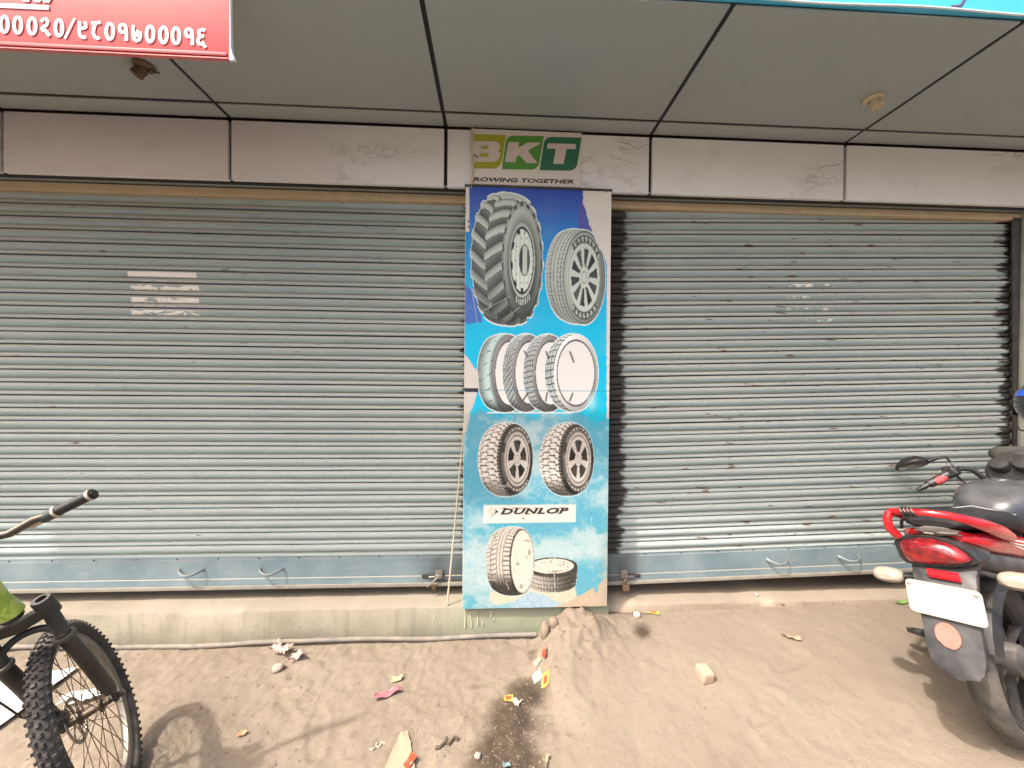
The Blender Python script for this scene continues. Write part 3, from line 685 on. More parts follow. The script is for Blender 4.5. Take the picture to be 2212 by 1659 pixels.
# ------------------------------------------------------------------ tall tyre poster
PX0, PX1, PZ0, PZ1 = -.178, .684, .160, 2.632
PYF = 2.176
po = empty('tyre_poster', ((PX0 + PX1) / 2, PYF, PZ0)); tag(po, 'tall blue tyre poster board with torn edges between the two shutters', 'poster')
pxm = (PX0 + PX1) / 2
zseam = on_y(1015, 841, PYF).z
for z0, z1 in ((PZ0, zseam - .004), (zseam + .004, PZ1)):
    MB().box((0, .012, (z0 + z1) / 2 - PZ0), (PX1 - PX0, .022, z1 - z0), bev=.002).build('panel', WHITELAM, po)
MB().box((-.4, .014, zseam - PZ0), (.08, .018, .007)).build('seam', BLACKJOINT, po)
MB().box((0, .013, PZ1 - PZ0 + .008), (PX1 - PX0 + .01, .03, .012), bev=.002).build('top_trim', DARKSTEEL, po)

def paint_poster(nu, nv):
    # colours of the print, worked out in the pixel units of the photograph (x 1003..1315, y 410..1308)
    U, V = np.meshgrid(np.linspace(0, 1, nu), np.linspace(0, 1, nv))
    x = 1004.5 + 311.5 * U - 5 * V; y = 410 + 898 * V
    C = np.zeros((nv, nu, 3))
    def col(*c): return np.array(c, float) / 255
    def lay(mask, c): 
        nonlocal C
        m_ = np.clip(mask, 0, 1)[..., None]; C = C * (1 - m_) + np.asarray(c) * m_
    def grad(stops):
        ys = [s[0] for s in stops]; return np.stack([np.interp(y, ys, [s[1][k] / 255 for s in stops]) for k in range(3)], -1)
    nz = fbm(x * .05, y * .05, 5, 31); nf = fbm(x * .22, y * .22, 4, 32); nw = fbm(x * .012 + nz * 1.5, y * .016, 4, 33)
    C = grad([(410, (40, 72, 176)), (450, (50, 96, 190)), (500, (30, 128, 208)), (560, (6, 152, 222)), (620, (0, 178, 232)), (720, (0, 196, 240)), (880, (0, 200, 240))])
    low = grad([(410, (100, 185, 220)), (900, (135, 196, 220)), (1100, (135, 198, 218)), (1220, (150, 204, 218)), (1308, (170, 210, 220))])
    pale = np.array([205, 226, 232]) / 255; deep = np.array([60, 170, 210]) / 255
    low = low + (pale - low) * (sstep(.45, .7, nw) * .75)[..., None]; low = low + (deep - low) * (sstep(.55, .35, nw) * .6)[..., None]
    edge = sstep(872, 900, y + (nz - .5) * 46 - 30 * sstep(1230, 1290, x) * sstep(.3, .6, nz))
    C = C * (1 - edge[..., None]) + low * edge[..., None]
    def inpoly(poly, soft=1.2, wob=0):
        xx = x + (nf - .5) * wob; yy = y + (nz - .5) * wob; d = None; ins = np.zeros(x.shape, bool); n = len(poly); dist = np.full(x.shape, 1e9)
        for i in range(n):
            (x1, y1), (x2, y2) = poly[i], poly[(i + 1) % n]
            ins ^= ((y1 > yy) != (y2 > yy)) & (xx < (x2 - x1) * (yy - y1) / ((y2 - y1) or 1e-9) + x1)
            t = np.clip(((xx - x1) * (x2 - x1) + (yy - y1) * (y2 - y1)) / ((x2 - x1) ** 2 + (y2 - y1) ** 2 + 1e-9), 0, 1)
            dist = np.minimum(dist, np.hypot(xx - x1 - t * (x2 - x1), yy - y1 - t * (y2 - y1)))
        return np.clip(np.where(ins, .5 + dist / soft, .5 - dist / soft), 0, 1)
    lay(inpoly([(1000, 620), (1030, 630), (1040, 696), (1000, 698)], 3, 14) * .85, np.stack([.25 + .12 * nf, .32 + .14 * nf, .70 + .1 * nf], -1))
    lay(inpoly([(1247, 430), (1254, 440), (1275, 498), (1243, 505)], 4, 3) * .8, col(95, 80, 165))
    WH = np.stack([.86 + .05 * nz, .84 + .05 * nz, .81 + .05 * nz], -1)
    # --- tyres
    def tyre(fx, fy, a, b, dx, dy, tread, face, prof=lambda t: 1 + .05 * np.sin(np.pi * t), halo=2.2, rad=None, steps=46, hc=(225, 240, 240)):
        lo_x, hi_x = fx - a + min(dx, 0) - 14, fx + a + max(dx, 0) + 14; lo_y, hi_y = fy - b - abs(dy) - 16, fy + b + abs(dy) + 16
        jx = np.where((x[nv // 2] >= lo_x) & (x[nv // 2] <= hi_x))[0]; iy = np.where((y[:, 0] >= lo_y) & (y[:, 0] <= hi_y))[0]
        sl = np.s_[iy[0]:iy[-1] + 1, jx[0]:jx[-1] + 1]; X, Y = x[sl], y[sl]
        hit = np.zeros(X.shape, bool); hal = np.zeros(X.shape, bool); T = np.zeros(X.shape); PH = np.zeros(X.shape)
        p, q = (X - fx) / a, (Y - fy) / b; rho = np.hypot(p, q); fphi = np.arctan2(q, p); front = rho < prof(0)
        for t in np.linspace(0, 1, steps):
            px_, py_ = (X - fx - t * dx) / a, (Y - fy - t * dy) / b; rr = np.hypot(px_, py_); ph = np.arctan2(py_, px_)
            Rr = prof(t) * (rad(t, ph) if rad else 1.0)
            new = (rr < Rr) & ~hit & ~front; T[new] = t; PH[new] = ph[new]; hit |= new; hal |= rr < Rr + halo / a * .55
        base = C[sl].copy(); base[hal] = np.array(hc) / 255
        tc = tread(T, PH, X, Y); fc = face(rho, fphi, X, Y)
        base = np.where(hit[..., None], tc, base); base = np.where(front[..., None], fc, base); C[sl] = base
    def g3(v, tint=(1, 1, 1)): return np.stack([np.clip(v * k, 0, 1) for k in tint], -1)
    fr = lambda v: v - np.floor(v)
    GN = (.95, 1.0, .95)
    # tractor tyre with deep chevron lugs
    def lug(t, ph):
        s = ph * 19 / (2 * np.pi); l_ = np.where(t < .52, fr(s + t * 1.15), fr(s + .5 + (1 - t) * 1.15)); w = .36 + .14 * np.abs(t - .5)
        return sstep(0, .05, l_) * sstep(w + .05, w, l_), l_ / w
    def tr_tread(t, ph, X, Y):
        m_, l_ = lug(t, ph); sh = .55 + .35 * np.sin(ph + 2.4) + .1 * nf[0, 0]
        top = .86 - .25 * l_ ** 2; v = np.where(m_ > .5, top * (.62 + .38 * np.clip(1.25 - (Y - 425) / 330, 0, 1)), .26 + .16 * (l_ - 1))
        v = v * (1 - .35 * sstep(600, 700, Y)); return g3(v + .05 * (fbm(X * .3, Y * .3, 3, 3) - .5), GN)
    def tr_face(r_, ph, X, Y):
        v = .40 + .22 * np.exp(-((r_ - .8) / .12) ** 2) + .18 * np.cos(ph + 1.9); v = v * (1 - .3 * sstep(600, 700, Y))
        tip = sstep(.82, .95, r_) * (fr(ph * 19 / (2 * np.pi) + .05) < .42); v = np.where(tip > .3, .28, v)
        v = np.where((r_ > .545) & (r_ < .60), .75, v); v = np.where((r_ > .505) & (r_ < .545), .18, v)
        v = np.where(r_ < .505, .90 + .04 * np.sin(X * .7), v); hole = np.hypot((X - 1129) / 11, (Y - 562) / 31)
        v = np.where((r_ < .505) & (r_ > .44) & (np.sin(ph * 9) > .35) & (np.cos(ph) < .3), .15, v)
        v = np.where(hole < 1, np.where(X < 1125, .22, np.where(X > 1135, .34, .82)), v); v = np.where((hole > .98) & (hole < 1.1), .5, v)
        for k in range(10):
            aa = k * .628; v = np.where(np.hypot((X - 1128 - 19 * np.cos(aa)) / 1.4, (Y - 563 - 50 * np.sin(aa)) / 1.9) < 1, .55, v)
        v = np.where((r_ > .62) & (r_ < .72) & (ph > 1.0) & (ph < 2.0) & (np.sin(X * 1.6) > .1), .86, v)
        return g3(v, GN)
    tyre(1124, 563, 46, 133, -64, -3, tr_tread, tr_face, prof=lambda t: 1 - .06 * np.abs(2 * t - 1) ** 3 + .0 * t, rad=lambda t, ph: 1 + .055 * lug(t, ph)[0])
    # road tyre with ribs and a ten-spoke wheel
    def ribs(grooves, nlat, lo=.34, hi=.80, dk=.9):
        def f(t, ph, X, Y):
            v = hi - .12 * np.abs(t - .4) + .06 * np.sin(ph * 2)
            for gq in grooves: v = v - .42 * np.exp(-((t - gq) / .018) ** 2)
            v = v - .22 * (fr(ph * nlat / (2 * np.pi) + t * .7) < .14) * (np.abs(t - .5) > .12) - .10 * (fr(ph * nlat * 1.5 / 6.283 - t) < .1)
            return g3(np.clip(v, lo * .6, 1) * (1 - .25 * sstep(.3, 1.5, np.sin(ph) * dk)), GN)
        return f
    def spoked(n, rim, w, cx_, cy_, wall, hubr=.14, letters=True, dark=.22, wallband=(.62, .78), tint=GN):
        def f(r_, ph, X, Y):
            v = wall + .15 * np.cos(ph + 2.6) + .12 * np.exp(-((r_ - .74) / .05) ** 2); v = np.where(r_ > .95, wall * .75, v)
            if letters:
                for a0, a1 in ((-2.3, -.55), (.75, 2.3)):
                    k = (ph > a0) & (ph < a1) & (r_ > wallband[0] + .12) & (r_ < wallband[1] + .12); v = np.where(k, .30, v)
                    v = np.where(k & (r_ > wallband[0] + .15) & (r_ < wallband[1] + .09) & (fr(ph * 4.6) < .62) & (fr(ph * 9.2 + r_ * 6) < .7), .82, v)
            v = np.where((r_ < rim + .05), .84, v); v = np.where((r_ < rim + .05) & (r_ > rim + .025), .5, v)
            s = np.abs(fr(ph * n / (2 * np.pi) + .25) - .5); gap = (r_ < rim * .88) & (r_ > hubr * 1.7) & (s > w * (.30 + .25 * (rim - r_)))
            v = np.where(gap, dark + .25 * np.sin(ph * 3 + 1) * .4, v); v = np.where((r_ < hubr) & (r_ > hubr * .8), .6, v)
            for k in range(5):
                aa = k * 1.2566; v = np.where(np.hypot(r_ * np.cos(ph) - .24 * np.cos(aa) * rim / .7, r_ * np.sin(ph) - .24 * np.sin(aa) * rim / .7) < .028, .4, v)
            return g3(v, tint)
        return f
    tyre(1258, 596, 46, 101, -40, -3, ribs((.16, .34, .52, .72), 62), spoked(10, .70, .62, 0, 0, .62), prof=lambda t: 1 - .10 * np.clip(t - .55, 0, 1) ** 1.5 * 2)
    # row of four motorcycle tyres, from the back one on the left to the front one on the right
    def empty_face(hole, bars=True, rimv=.62):
        def f(r_, ph, X, Y):
            v = np.where(r_ > hole, rimv + .2 * np.cos(ph + 2.5), .93); v = np.where(np.abs(r_ - hole) < .025, .35, v)
            return g3(v, (1, 1, .985))
        return f
    def blocks(n, k, lo, hi, diag=0.0, dk=1):
        def f(t, ph, X, Y):
            s = ph * n / (2 * np.pi); u = t * k
            ln = np.minimum(np.abs(fr(s + diag * u) - .5), np.abs(fr(u - diag * s * .9) - .5)); v = np.where(ln < .1, lo, hi - .1 * np.cos(ph * 2)) 
            v = v * (1 - .62 * sstep(.55, .98, np.sin(ph)) * dk); return g3(v, (.96, 1.0, .99))
        return f
    def plain(t, ph, X, Y):
        v = .80 - .3 * sstep(.25, .0, t) - .12 * t + .12 * np.sin(t * 5); sl_ = (fr(ph * 18 / 6.283 + t * .8) < .07) & (fr(t * 2.3 + .2 * np.floor(ph * 3)) < .55); v = np.where(sl_, .28, v)
        return g3(v * (1 - .6 * sstep(.6, .98, np.sin(ph))), (.90, 1.0, .98))
    rb_ = lambda t: 1 + .04 * np.sin(np.pi * t) - .06 * t
    tyre(1098, 804, 37, 82, -34, 0, plain, empty_face(.84, rimv=.40), prof=rb_)
    tyre(1140, 803, 37, 82, -22, 0, blocks(40, 5, .25, .84, .5), empty_face(.82, rimv=.42), prof=rb_)
    tyre(1186, 803, 39, 82, -22, 0, blocks(44, 5, .30, .86, .12), empty_face(.84, rimv=.44), prof=rb_)
    tyre(1241, 802, 48, 82, -22, 0, blocks(34, 3.5, .30, .90, .1, .55), empty_face(.86, rimv=.84), prof=rb_, halo=3)
    for (x0, y0, x1, y1) in ((1130, 757, 1136, 768), (1176, 757, 1182, 770), (1228, 757, 1236, 778), (1127, 862, 1136, 848), (1228, 862, 1234, 846), (1176, 862, 1179, 845)):
        t = np.clip(((x - x0) * (x1 - x0) + (y - y0) * (y1 - y0)) / ((x1 - x0) ** 2 + (y1 - y0) ** 2), 0, 1); lay((np.hypot(x - x0 - t * (x1 - x0), y - y0 - t * (y1 - y0)) < 2.0) * .75, col(70, 72, 70))
    lay(sstep(1.6, .8, np.abs(y - 888.5)) * (x > 1050) * (x < 1232), col(250, 252, 252))
    lay(np.exp(-(((x - 1275) / 14) ** 2 + ((y - 865) / 22) ** 2)) * .8, col(200, 232, 244))
    # two all-terrain tyres
    def at(t, ph, X, Y):
        s = ph * 34 / (2 * np.pi); row = np.floor(t * 3.6); z_ = .16 * np.sin(s * 6.283 + row * 1.5); g_ = np.minimum(np.abs(fr(t * 3.6 + z_) - .5) * 2, 1)
        v = np.where(fr(s + .5 * row) < .2, .42, .95); v = np.where(g_ > .88, .30, v); v = np.where(t < .16, .20 + .5 * (fr(ph * 60 / 6.283) < .3) * (t > .10), v)
        v = v * (1 - .62 * sstep(.45, .95, np.sin(ph))); return g3(v, (1, .985, .96))
    for fx in (1115, 1247):
        tyre(fx, 988, 37, 79, -52, 1, at, spoked(5, .60, .5, 0, 0, .30, .12, True, .14, (.66, .78), (1, .985, .96)), prof=lambda t: 1 - .12 * np.abs(2 * t - .9) ** 2.6, hc=(190, 225, 238))
        r_ = np.hypot((x - fx) / 37, (y - 988) / 79); lay((np.abs(r_ - .70) < .035) * .9, col(214, 208, 200)); lay((r_ < 1) * (r_ > .74) * (np.arctan2(y - 988, x - fx) > -2.7) * (np.arctan2(y - 988, x - fx) < -2.2) * .9, col(48, 46, 44))
    for k in range(16):
        yy = 1046 + k * 1.4; lay((np.abs(y - yy - (x - 1060) * (.05 * ((k * 7) % 5 - 2))) < .5) * (x > 1052 + k) * (x < 1098 - (k * 5) % 14) * .5, col(200, 198, 190))
    # white name plate area
    lay(inpoly([(1043, 1086), (1242, 1086), (1242, 1124), (1043, 1125)], 3), np.stack([.97 + 0 * x, .945 + .02 * nz, .905 + .02 * nz], -1))
    # tyre standing and tyre lying at the foot
    peach = col(240, 218, 196)
    lay(inpoly([(1058, 1272), (1130, 1280), (1150, 1262), (1240, 1262), (1246, 1290), (1212, 1300), (1168, 1278), (1140, 1272), (1112, 1292), (1072, 1302), (1058, 1292)], 4, 3), peach)
    lay(inpoly([(1110, 1292), (1146, 1274), (1168, 1280), (1214, 1302), (1200, 1310), (1100, 1310)], 5, 5) * .8, np.stack([.58 + .3 * nf, .76 + .16 * nf, .90 + .06 * nf], -1))
    def lying(t, ph, X, Y):
        v = .30 + .5 * sstep(1235, 1150, X); v = v - .35 * (np.abs(fr(t * 4.2) - .5) < .09); v = np.where((fr(ph * 46 / 6.283) < .25) & ((t > .62) | ((t > .12) & (t < .35))), v * .6, v); v = np.where(t < .10, .24, v)
        return g3(v, (1, .98, .94))
    def lface(r_, ph, X, Y):
        v = np.where(r_ > .86, .22, .93); v = np.where((r_ < .86) & (nf[iy0:iy0 + X.shape[0], jx0:jx0 + X.shape[1]] > .63) if False else (fbm(X * .16, Y * .3, 2, 77) > .70) & (r_ < .8), .66, v); return g3(v, (1, .975, .93))
    tyre(1191, 1219, 55, 19, 1, 40, lying, lface, prof=lambda t: 1 - .08 * t ** 2, halo=1)
    def sport(t, ph, X, Y):
        v = .90 - .05 * t
        for gq in (.30, .42, .54, .80): v = v - .45 * np.exp(-((t - gq) / .014) ** 2)
        v = np.where((t < .28) & (fr(ph * 44 / 6.283) < .28), .40, v); v = np.where((t > .82) & (fr(ph * 44 / 6.283) < .2), .5, v); v = np.where((t > .56) & (t < .80) & (np.abs(fr(ph * 40 / 6.283 + 1.6 * t) - .5) < .12), .42, v); v = np.where(t < .05, .25, v)
        return g3(v * (1 - .72 * sstep(.25, .8, np.sin(ph))), (1, .98, .94))
    def sface(r_, ph, X, Y):
        v = np.where(r_ > .88, .30, .93); v = np.where((r_ > .88) & (r_ < .92), .8, v); v = np.where((r_ < .8) & (fbm(X * .12, Y * .08, 2, 51) > .68), .68, v); return g3(v, (1, .975, .92))
    tyre(1127, 1208, 27, 74, -55, -1, sport, sface, prof=lambda t: 1 - .09 * np.abs(2 * t - .8) ** 2.4, halo=1)
    # torn-away vinyl: the white board shows
    lay(inpoly([(990, 400), (1012, 400), (1012, 505), (990, 505)], 1.5, 1), WH)
    lay(inpoly([(1253, 400), (1254, 438), (1258, 446), (1265, 466), (1268, 480), (1275, 498), (1284, 520), (1299, 545), (1307, 566), (1308, 900), (1311, 900), (1330, 900), (1330, 400)], 1.5, 5), WH)
    lay(inpoly([(990, 755), (1006, 766), (1018, 784), (1031, 803), (1034, 838), (990, 838)], 1.5, 4), WH * .97)
    lay(inpoly([(990, 845), (1029, 845), (1024, 866), (1014, 892), (1006, 930), (990, 945)], 1.5, 4), WH * .95)
    lay(inpoly([(990, 836.5), (1032, 836.5), (1031, 844.5), (990, 844.5)], 1), col(40, 42, 52))
    lay(inpoly([(1180, 1312), (1214, 1302), (1262, 1279), (1282, 1266), (1284, 1276), (1291, 1280), (1292, 1262), (1301, 1252), (1318, 1240), (1318, 1312)], 1.5, 4), np.stack([.80 + .06 * nz, .72 + .06 * nz, .63 + .06 * nz], -1))
    lay(sstep(1.0, .5, np.abs(y - 840.5)) * (x > 1034) * .35, col(20, 110, 150))
    low_dim = sstep(868, 902, y + (nz - .5) * 30)[..., None]; C = C * (1 - low_dim) + (C * .86 + np.array([.03, .02, .005])) * low_dim  # lower print dimmed in its colour to offset the sunlight falling there
    # small scuffs, nicks and rain streaks
    sc = sstep(.77, .79, fbm(x * .35, y * .5, 3, 61)) * sstep(860, 900, y); lay(sc * .6, col(60, 90, 105))
    sc = sstep(.77, .80, fbm(x * .5 + y * .1, y * .12, 3, 63)) * sstep(880, 960, y); lay(sc * .4, col(235, 240, 240))
    lay(sstep(1285, 1312, x) * sstep(1080, 1250, y) * (.25 + .5 * nz), col(150, 150, 135))
    for (x0, y0, x1, y1) in ((1040, 672, 1098, 640), (1052, 668, 1060, 655), (1016, 622, 1030, 700), (1085, 690, 1120, 662), (1070, 1046, 1100, 1045), (1052, 1247, 1072, 1247), (1092, 1252, 1098, 1268), (1195, 1230, 1198, 1290)):
        t = np.clip(((x - x0) * (x1 - x0) + (y - y0) * (y1 - y0)) / ((x1 - x0) ** 2 + (y1 - y0) ** 2), 0, 1); lay((np.hypot(x - x0 - t * (x1 - x0), y - y0 - t * (y1 - y0)) < .8) * .7, col(205, 200, 188))
    C = np.clip(C, 0, 1); return np.where(C <= .04045, C / 12.92, ((C + .055) / 1.055) ** 2.4)
def build_print():
    nu, nv = 290, 830
    C = paint_poster(nu, nv)
    U, V = np.meshgrid(np.linspace(0, 1, nu), np.linspace(0, 1, nv))
    w, h = PX1 - PX0 - .004, PZ1 - PZ0 - .004
    zz = h * (1 - V) + .002
    yy = -.0012 - .0012 * fbm(U * 9, V * 26, 3, 8)
    co = np.stack([(U - .5) * w, yy, zz], -1)
    me = bpy.data.meshes.new('print'); me.vertices.add(nu * nv); me.vertices.foreach_set('co', co.ravel())
    i = np.arange(nu * nv).reshape(nv, nu); q = np.stack([i[:-1, :-1], i[1:, :-1], i[1:, 1:], i[:-1, 1:]], -1).reshape(-1, 4)
    me.loops.add(q.size); me.loops.foreach_set('vertex_index', q.ravel().astype(np.int32)); me.polygons.add(len(q)); me.polygons.foreach_set('loop_start', (np.arange(len(q)) * 4).astype(np.int32)); me.update(calc_edges=True)
    me.polygons.foreach_set('use_smooth', np.ones(len(q), bool))
    a = me.color_attributes.new('ink', 'FLOAT_COLOR', 'POINT'); a.data.foreach_set('color', np.concatenate([C, np.ones((nv, nu, 1))], -1).ravel().astype(np.float32))
    me.materials.append(PRINT); o = bpy.data.objects.new('print', me); COL.objects.link(o); o.parent = po
    return o
pr_ = build_print()
def pp_(px, py): p = on_y(px, py, PYF - .004); return (p.x - pxm, p.z - PZ0)
def c6(x, y): return ((1730 + x / 3.77) * .576, (1860 + y / 3.77) * .576)
a0 = pp_(*c6(552, 262)); a1 = pp_(*c6(1518, 245))
to = text_mesh('DUNLOP', .05, INK, 'lettering', pr_, Matrix.Translation((a0[0], -.0036, a0[1])) @ Matrix.Rotation(math.pi / 2, 4, 'X'), offset=.0017, shear=.32, extrude=.0003, spacing=1.12)
xs_ = [v.co.x for v in to.data.vertices]; zs_ = [v.co.z for v in to.data.vertices]; x0_, x1_, z0_, z1_ = min(xs_), max(xs_), min(zs_), max(zs_)
hh = pp_(*c6(1000, 175))[1] - a0[1]
for v in to.data.vertices:
    k = (v.co.x - x0_) / (x1_ - x0_); v.co.z = a0[1] + (v.co.z - z0_) / (z1_ - z0_) * hh + k * (a1[1] - a0[1]); v.co.x = a0[0] + k * (a1[0] - a0[0])
sf = MB()   # slab serifs that join neighbouring letters
for (xa, xb, yb) in ((555, 655, 262), (900, 985, 258), (1065, 1165, 254), (1350, 1420, 250), (570, 640, 178), (720, 790, 176), (800, 860, 176), (900, 950, 176), (1030, 1070, 174), (1090, 1150, 174), (1370, 1430, 172)):
    q0, q1 = pp_(*c6(xa, yb)), pp_(*c6(xb, yb - 2)); sf.tube([(q0[0], -.0036, q0[1] + .0015), (q1[0], -.0036, q1[1] + .0015)], .0017, 6, flat=.15, side=(0, 0, 1))
tag(sf.build('serif', INK, pr_), kind='stuff')
lg = MB(); cq = pp_(*c6(415, 220))
for seq in ([pp_(*c6(405, 155)), pp_(*c6(520, 218))], [pp_(*c6(405, 292)), pp_(*c6(520, 220))]):
    lg.tube([(p[0], -.0036, p[1]) for p in seq], .0011, 6, flat=.2, side=(0, 1, 0))
lg.build('logo_line', INK, pr_)
MB().tube([(cq[0] + .0125 * math.cos(t * .3307), -.0036, cq[1] + .0125 * math.sin(t * .3307)) for t in range(20)], .0009, 6, cap=False, flat=.2, side=(0, 1, 0)).build('logo_ring', INK, pr_)
MB().prism([pp_(*c6(470, 190)), pp_(*c6(525, 219)), pp_(*c6(470, 248)), pp_(*c6(485, 219))], (0, -.0036, 0), (1, 0, 0), (0, 0, 1), (0, 1, 0), .0004).build('logo_arrow', INK, pr_, smooth=False)
# blue fold-over of the poster under the small sign, and screws
q0, q1 = pp_(1030, 404), pp_(1247, 416)
MB().prism([(q0[0], q0[1] + .004), (q1[0], q0[1] + .002), (q1[0] - .004, q1[1]), (q0[0] + .03, q1[1] + .002)], (0, .004, 0), (1, 0, 0), (0, 0, 1), (0, -1, 0), .003).build('fold', pm('deep_blue_vinyl', (.03, .07, .40), .3, var=.2, scale=20), po)
for (px_, py_) in ((1012, 478), (1012, 490), (1130, 1119), (1310, 414)):
    q0 = pp_(px_, py_); MB().ball((q0[0], -.004, q0[1]), (.006, .003, .006), 8, 5).build('screw', pm('rusty_screw', (.30, .17, .10), .6, .3, .2), po)
# wall tie on the right jamb
tw = MB().tube([(3.45, 2.265, 2.235), (3.48, 2.27, 2.248), (3.51, 2.262, 2.246), (3.56, 2.272, 2.26)], [.002, .006, .007, .003], 6, flat=.5); tag(tw.build('plastic_tie', WHITEPAINT), 'twisted white plastic tie on the right jamb beside the shutter', 'tie')
print('signs ok')

# ------------------------------------------------------------------ bicycle (front wheel and right handlebar reach into the picture)
bphi, blam = 2.21, .322
bd = Vector((math.cos(bphi), math.sin(bphi), 0)); br0 = Vector((math.sin(bphi), -math.cos(bphi), 0)); bu = Vector((0, 0, math.cos(blam))) - br0 * math.sin(blam); brr = br0 * math.cos(blam) + Vector((0, 0, math.sin(blam)))
bhub = Vector((-1.442, 1.395, .298))
BM = Matrix(((brr.x, bd.x, bu.x, bhub.x), (brr.y, bd.y, bu.y, bhub.y), (brr.z, bd.z, bu.z, bhub.z), (0, 0, 0, 1)))   # x right, y forward, z up, origin at the hub
bike = empty('bicycle', (bhub.x, bhub.y, float(gz(bhub.x, bhub.y))))
tag(bike, 'mountain bicycle with green frame and knobbly front tyre at bottom left', 'bicycle')
bloc = Matrix.Translation(-bike.location) @ BM
FORKB = pm('fork_black', (.022, .021, .018), .42, var=.4, dust=.28, local=True)
RIMM = pm('brown_grey_rim', (.20, .18, .15), .45, .3, .25, dust=.4, local=True)
SPOKE = pm('rusty_spokes', (.17, .12, .075), .5, .6, .2)
FRAMEP = frame_paint_material()
def bp(name, mb, mat, parent=None, M=bloc, **k):
    mb.v = [M @ p for p in mb.v]; return mb.build(name, mat, parent or bike, **k)
def bicycle_wheel(M):
    R0 = .307
    t = MB()
    def tyre_ring(a, ro, rw):
        return [(rw * math.cos(q), (R0 + ro * math.sin(q)) * math.cos(a), (R0 + ro * math.sin(q)) * math.sin(a)) for q in [2 * math.pi * j / 12 for j in range(12)]]
    n = 96; rings = [tyre_ring(2 * math.pi * i / n, .0245, .0265) for i in range(n)]; rings.append(rings[0]); t.loft(rings, cap=False)
    for i in range(72):
        for row, (q, off, sz) in enumerate(((90, 0, (.011, .013)), (62, .5, (.010, .011)), (118, .5, (.010, .011)), (28, .25, (.008, .012)), (152, .25, (.008, .012)))):
            a = 2 * math.pi * (i + off) / 72; qa = R(q); rad = Vector((0, math.cos(a), math.sin(a))); tan = Vector((0, -math.sin(a), math.cos(a))); nn = Vector((math.cos(qa), 0, 0)) + rad * math.sin(qa)
            c = rad * R0 + Vector((.0265 * math.cos(qa), 0, 0)) + rad * (.0245 * math.sin(qa)); sd = nn.cross(tan)
            hw, hl, hh_ = sz[0] / 2, sz[1] / 2, .0065 if row < 3 else .0055
            vs = [c + sd * (sx * hw) + tan * (sy * hl) - nn * .001 for sx, sy in ((-1, -1), (1, -1), (1, 1), (-1, 1))] + [c + sd * (sx * hw * .8) + tan * (sy * hl * .8) + nn * hh_ for sx, sy in ((-1, -1), (1, -1), (1, 1), (-1, 1))]
            t.add(vs, [(4, 5, 6, 7), (0, 1, 5, 4), (1, 2, 6, 5), (2, 3, 7, 6), (3, 0, 4, 7)])
    ty = bp('tyre', t, RUBBER, M=M, sharp=35)
    bp('rim', MB().lathe([(.285, -.012), (.288, -.010), (.288, .010), (.285, .012), (.270, .011), (.262, .006), (.262, -.006), (.270, -.011)], (0, 0, 0), (1, 0, 0), 64, close=True), RIMM, M=M)
    s = MB()
    for i in range(32):
        a = 2 * math.pi * i / 32; sd = 1 if i % 2 else -1; b_ = a + (.75 if (i // 2) % 2 else -.75)
        s.tube([(sd * .026, .022 * math.cos(b_), .022 * math.sin(b_)), (sd * .004, .264 * math.cos(a), .264 * math.sin(a))], .0013, 5, cap=False)
    tag(bp('spokes', s, SPOKE, M=M), kind='stuff')
    bp('hub', MB().lathe([(.0, -.05), (.012, -.05), (.012, -.032), (.024, -.03), (.024, -.024), (.014, -.02), (.013, .02), (.024, .024), (.024, .030), (.012, .034), (.012, .05), (0, .05)], (0, 0, 0), (1, 0, 0), 20), pm('hub_brown', (.10, .075, .05), .5, .5, .3, dust=.3, local=True), M=M)
    d = MB()
    d.lathe([(.080, -.038), (.080, -.0365), (.066, -.0365), (.066, -.038)], (0, 0, 0), (1, 0, 0), 40, close=True)
    for i in range(6):
        a = i * math.pi / 3; d.tube([(-.037, .022 * math.cos(a), .022 * math.sin(a)), (-.037, .05 * math.cos(a + .35), .05 * math.sin(a + .35)), (-.037, .067 * math.cos(a + .5), .067 * math.sin(a + .5))], .004, 6, flat=.3)
    bp('brake_disc', d, BARESTEEL, M=M)
bicycle_wheel(bloc)
SA = Vector((0, -.29, .957)).normalized()          # steering axis in wheel coordinates
crown = Vector((0, -.085, .435))
for sd in (1, -1):
    x = .067 * sd
    lo = Vector((x, -.006, .012)); mid = Vector((x, -.058, .225)); top = crown + Vector((x, 0, 0)) + SA * .03
    leg = bp('fork_leg', MB().tube([lo + SA * .025, lo + SA * .05, mid, mid + SA * .12], [.016, .0205, .0205, .0200], 16), FORKB)
    bp('seal', MB().lathe([(.016, 0), (.0255, 0), (.027, .006), (.0255, .013), (.016, .013)], mid + SA * .112, SA, 18), pm('olive_rubber_seal', (.09, .08, .06), .6, 0, .2, dust=.4), leg)
    bp('stanchion', MB().tube([mid + SA * .115, top], .0185, 14), FORKB)
    bp('crown_clamp', MB().lathe([(.017, -.03), (.0235, -.03), (.0245, .03), (.022, .034), (.013, .034), (.011, .022), (0, .022)], top - SA * .005, SA, 18), FORKB)
    bp('dropout', MB().box(lo + Vector((0, .004, 0)), (.014, .032, .05), bev=.005).lathe([(0, -.018), (.011, -.018), (.011, .018), (0, .018)], (x + .004 * sd, 0, 0), (1, 0, 0), 14), FORKB)
cp = MB(); cp.loft([[Vector((x, 0, 0)) + crown + SA * (.012 + s_ * .018 - .012 * (1 - abs(x) / .067)) + Vector((0, f_ * (.020 + .010 * (1 - abs(x) / .067)), 0)) for s_, f_ in ((-1, -1), (-1, 1), (1, 1), (1, -1))] for x in [-.067 + .0134 * i for i in range(11)]])
bp('fork_crown', cp, FORKB, sharp=60)
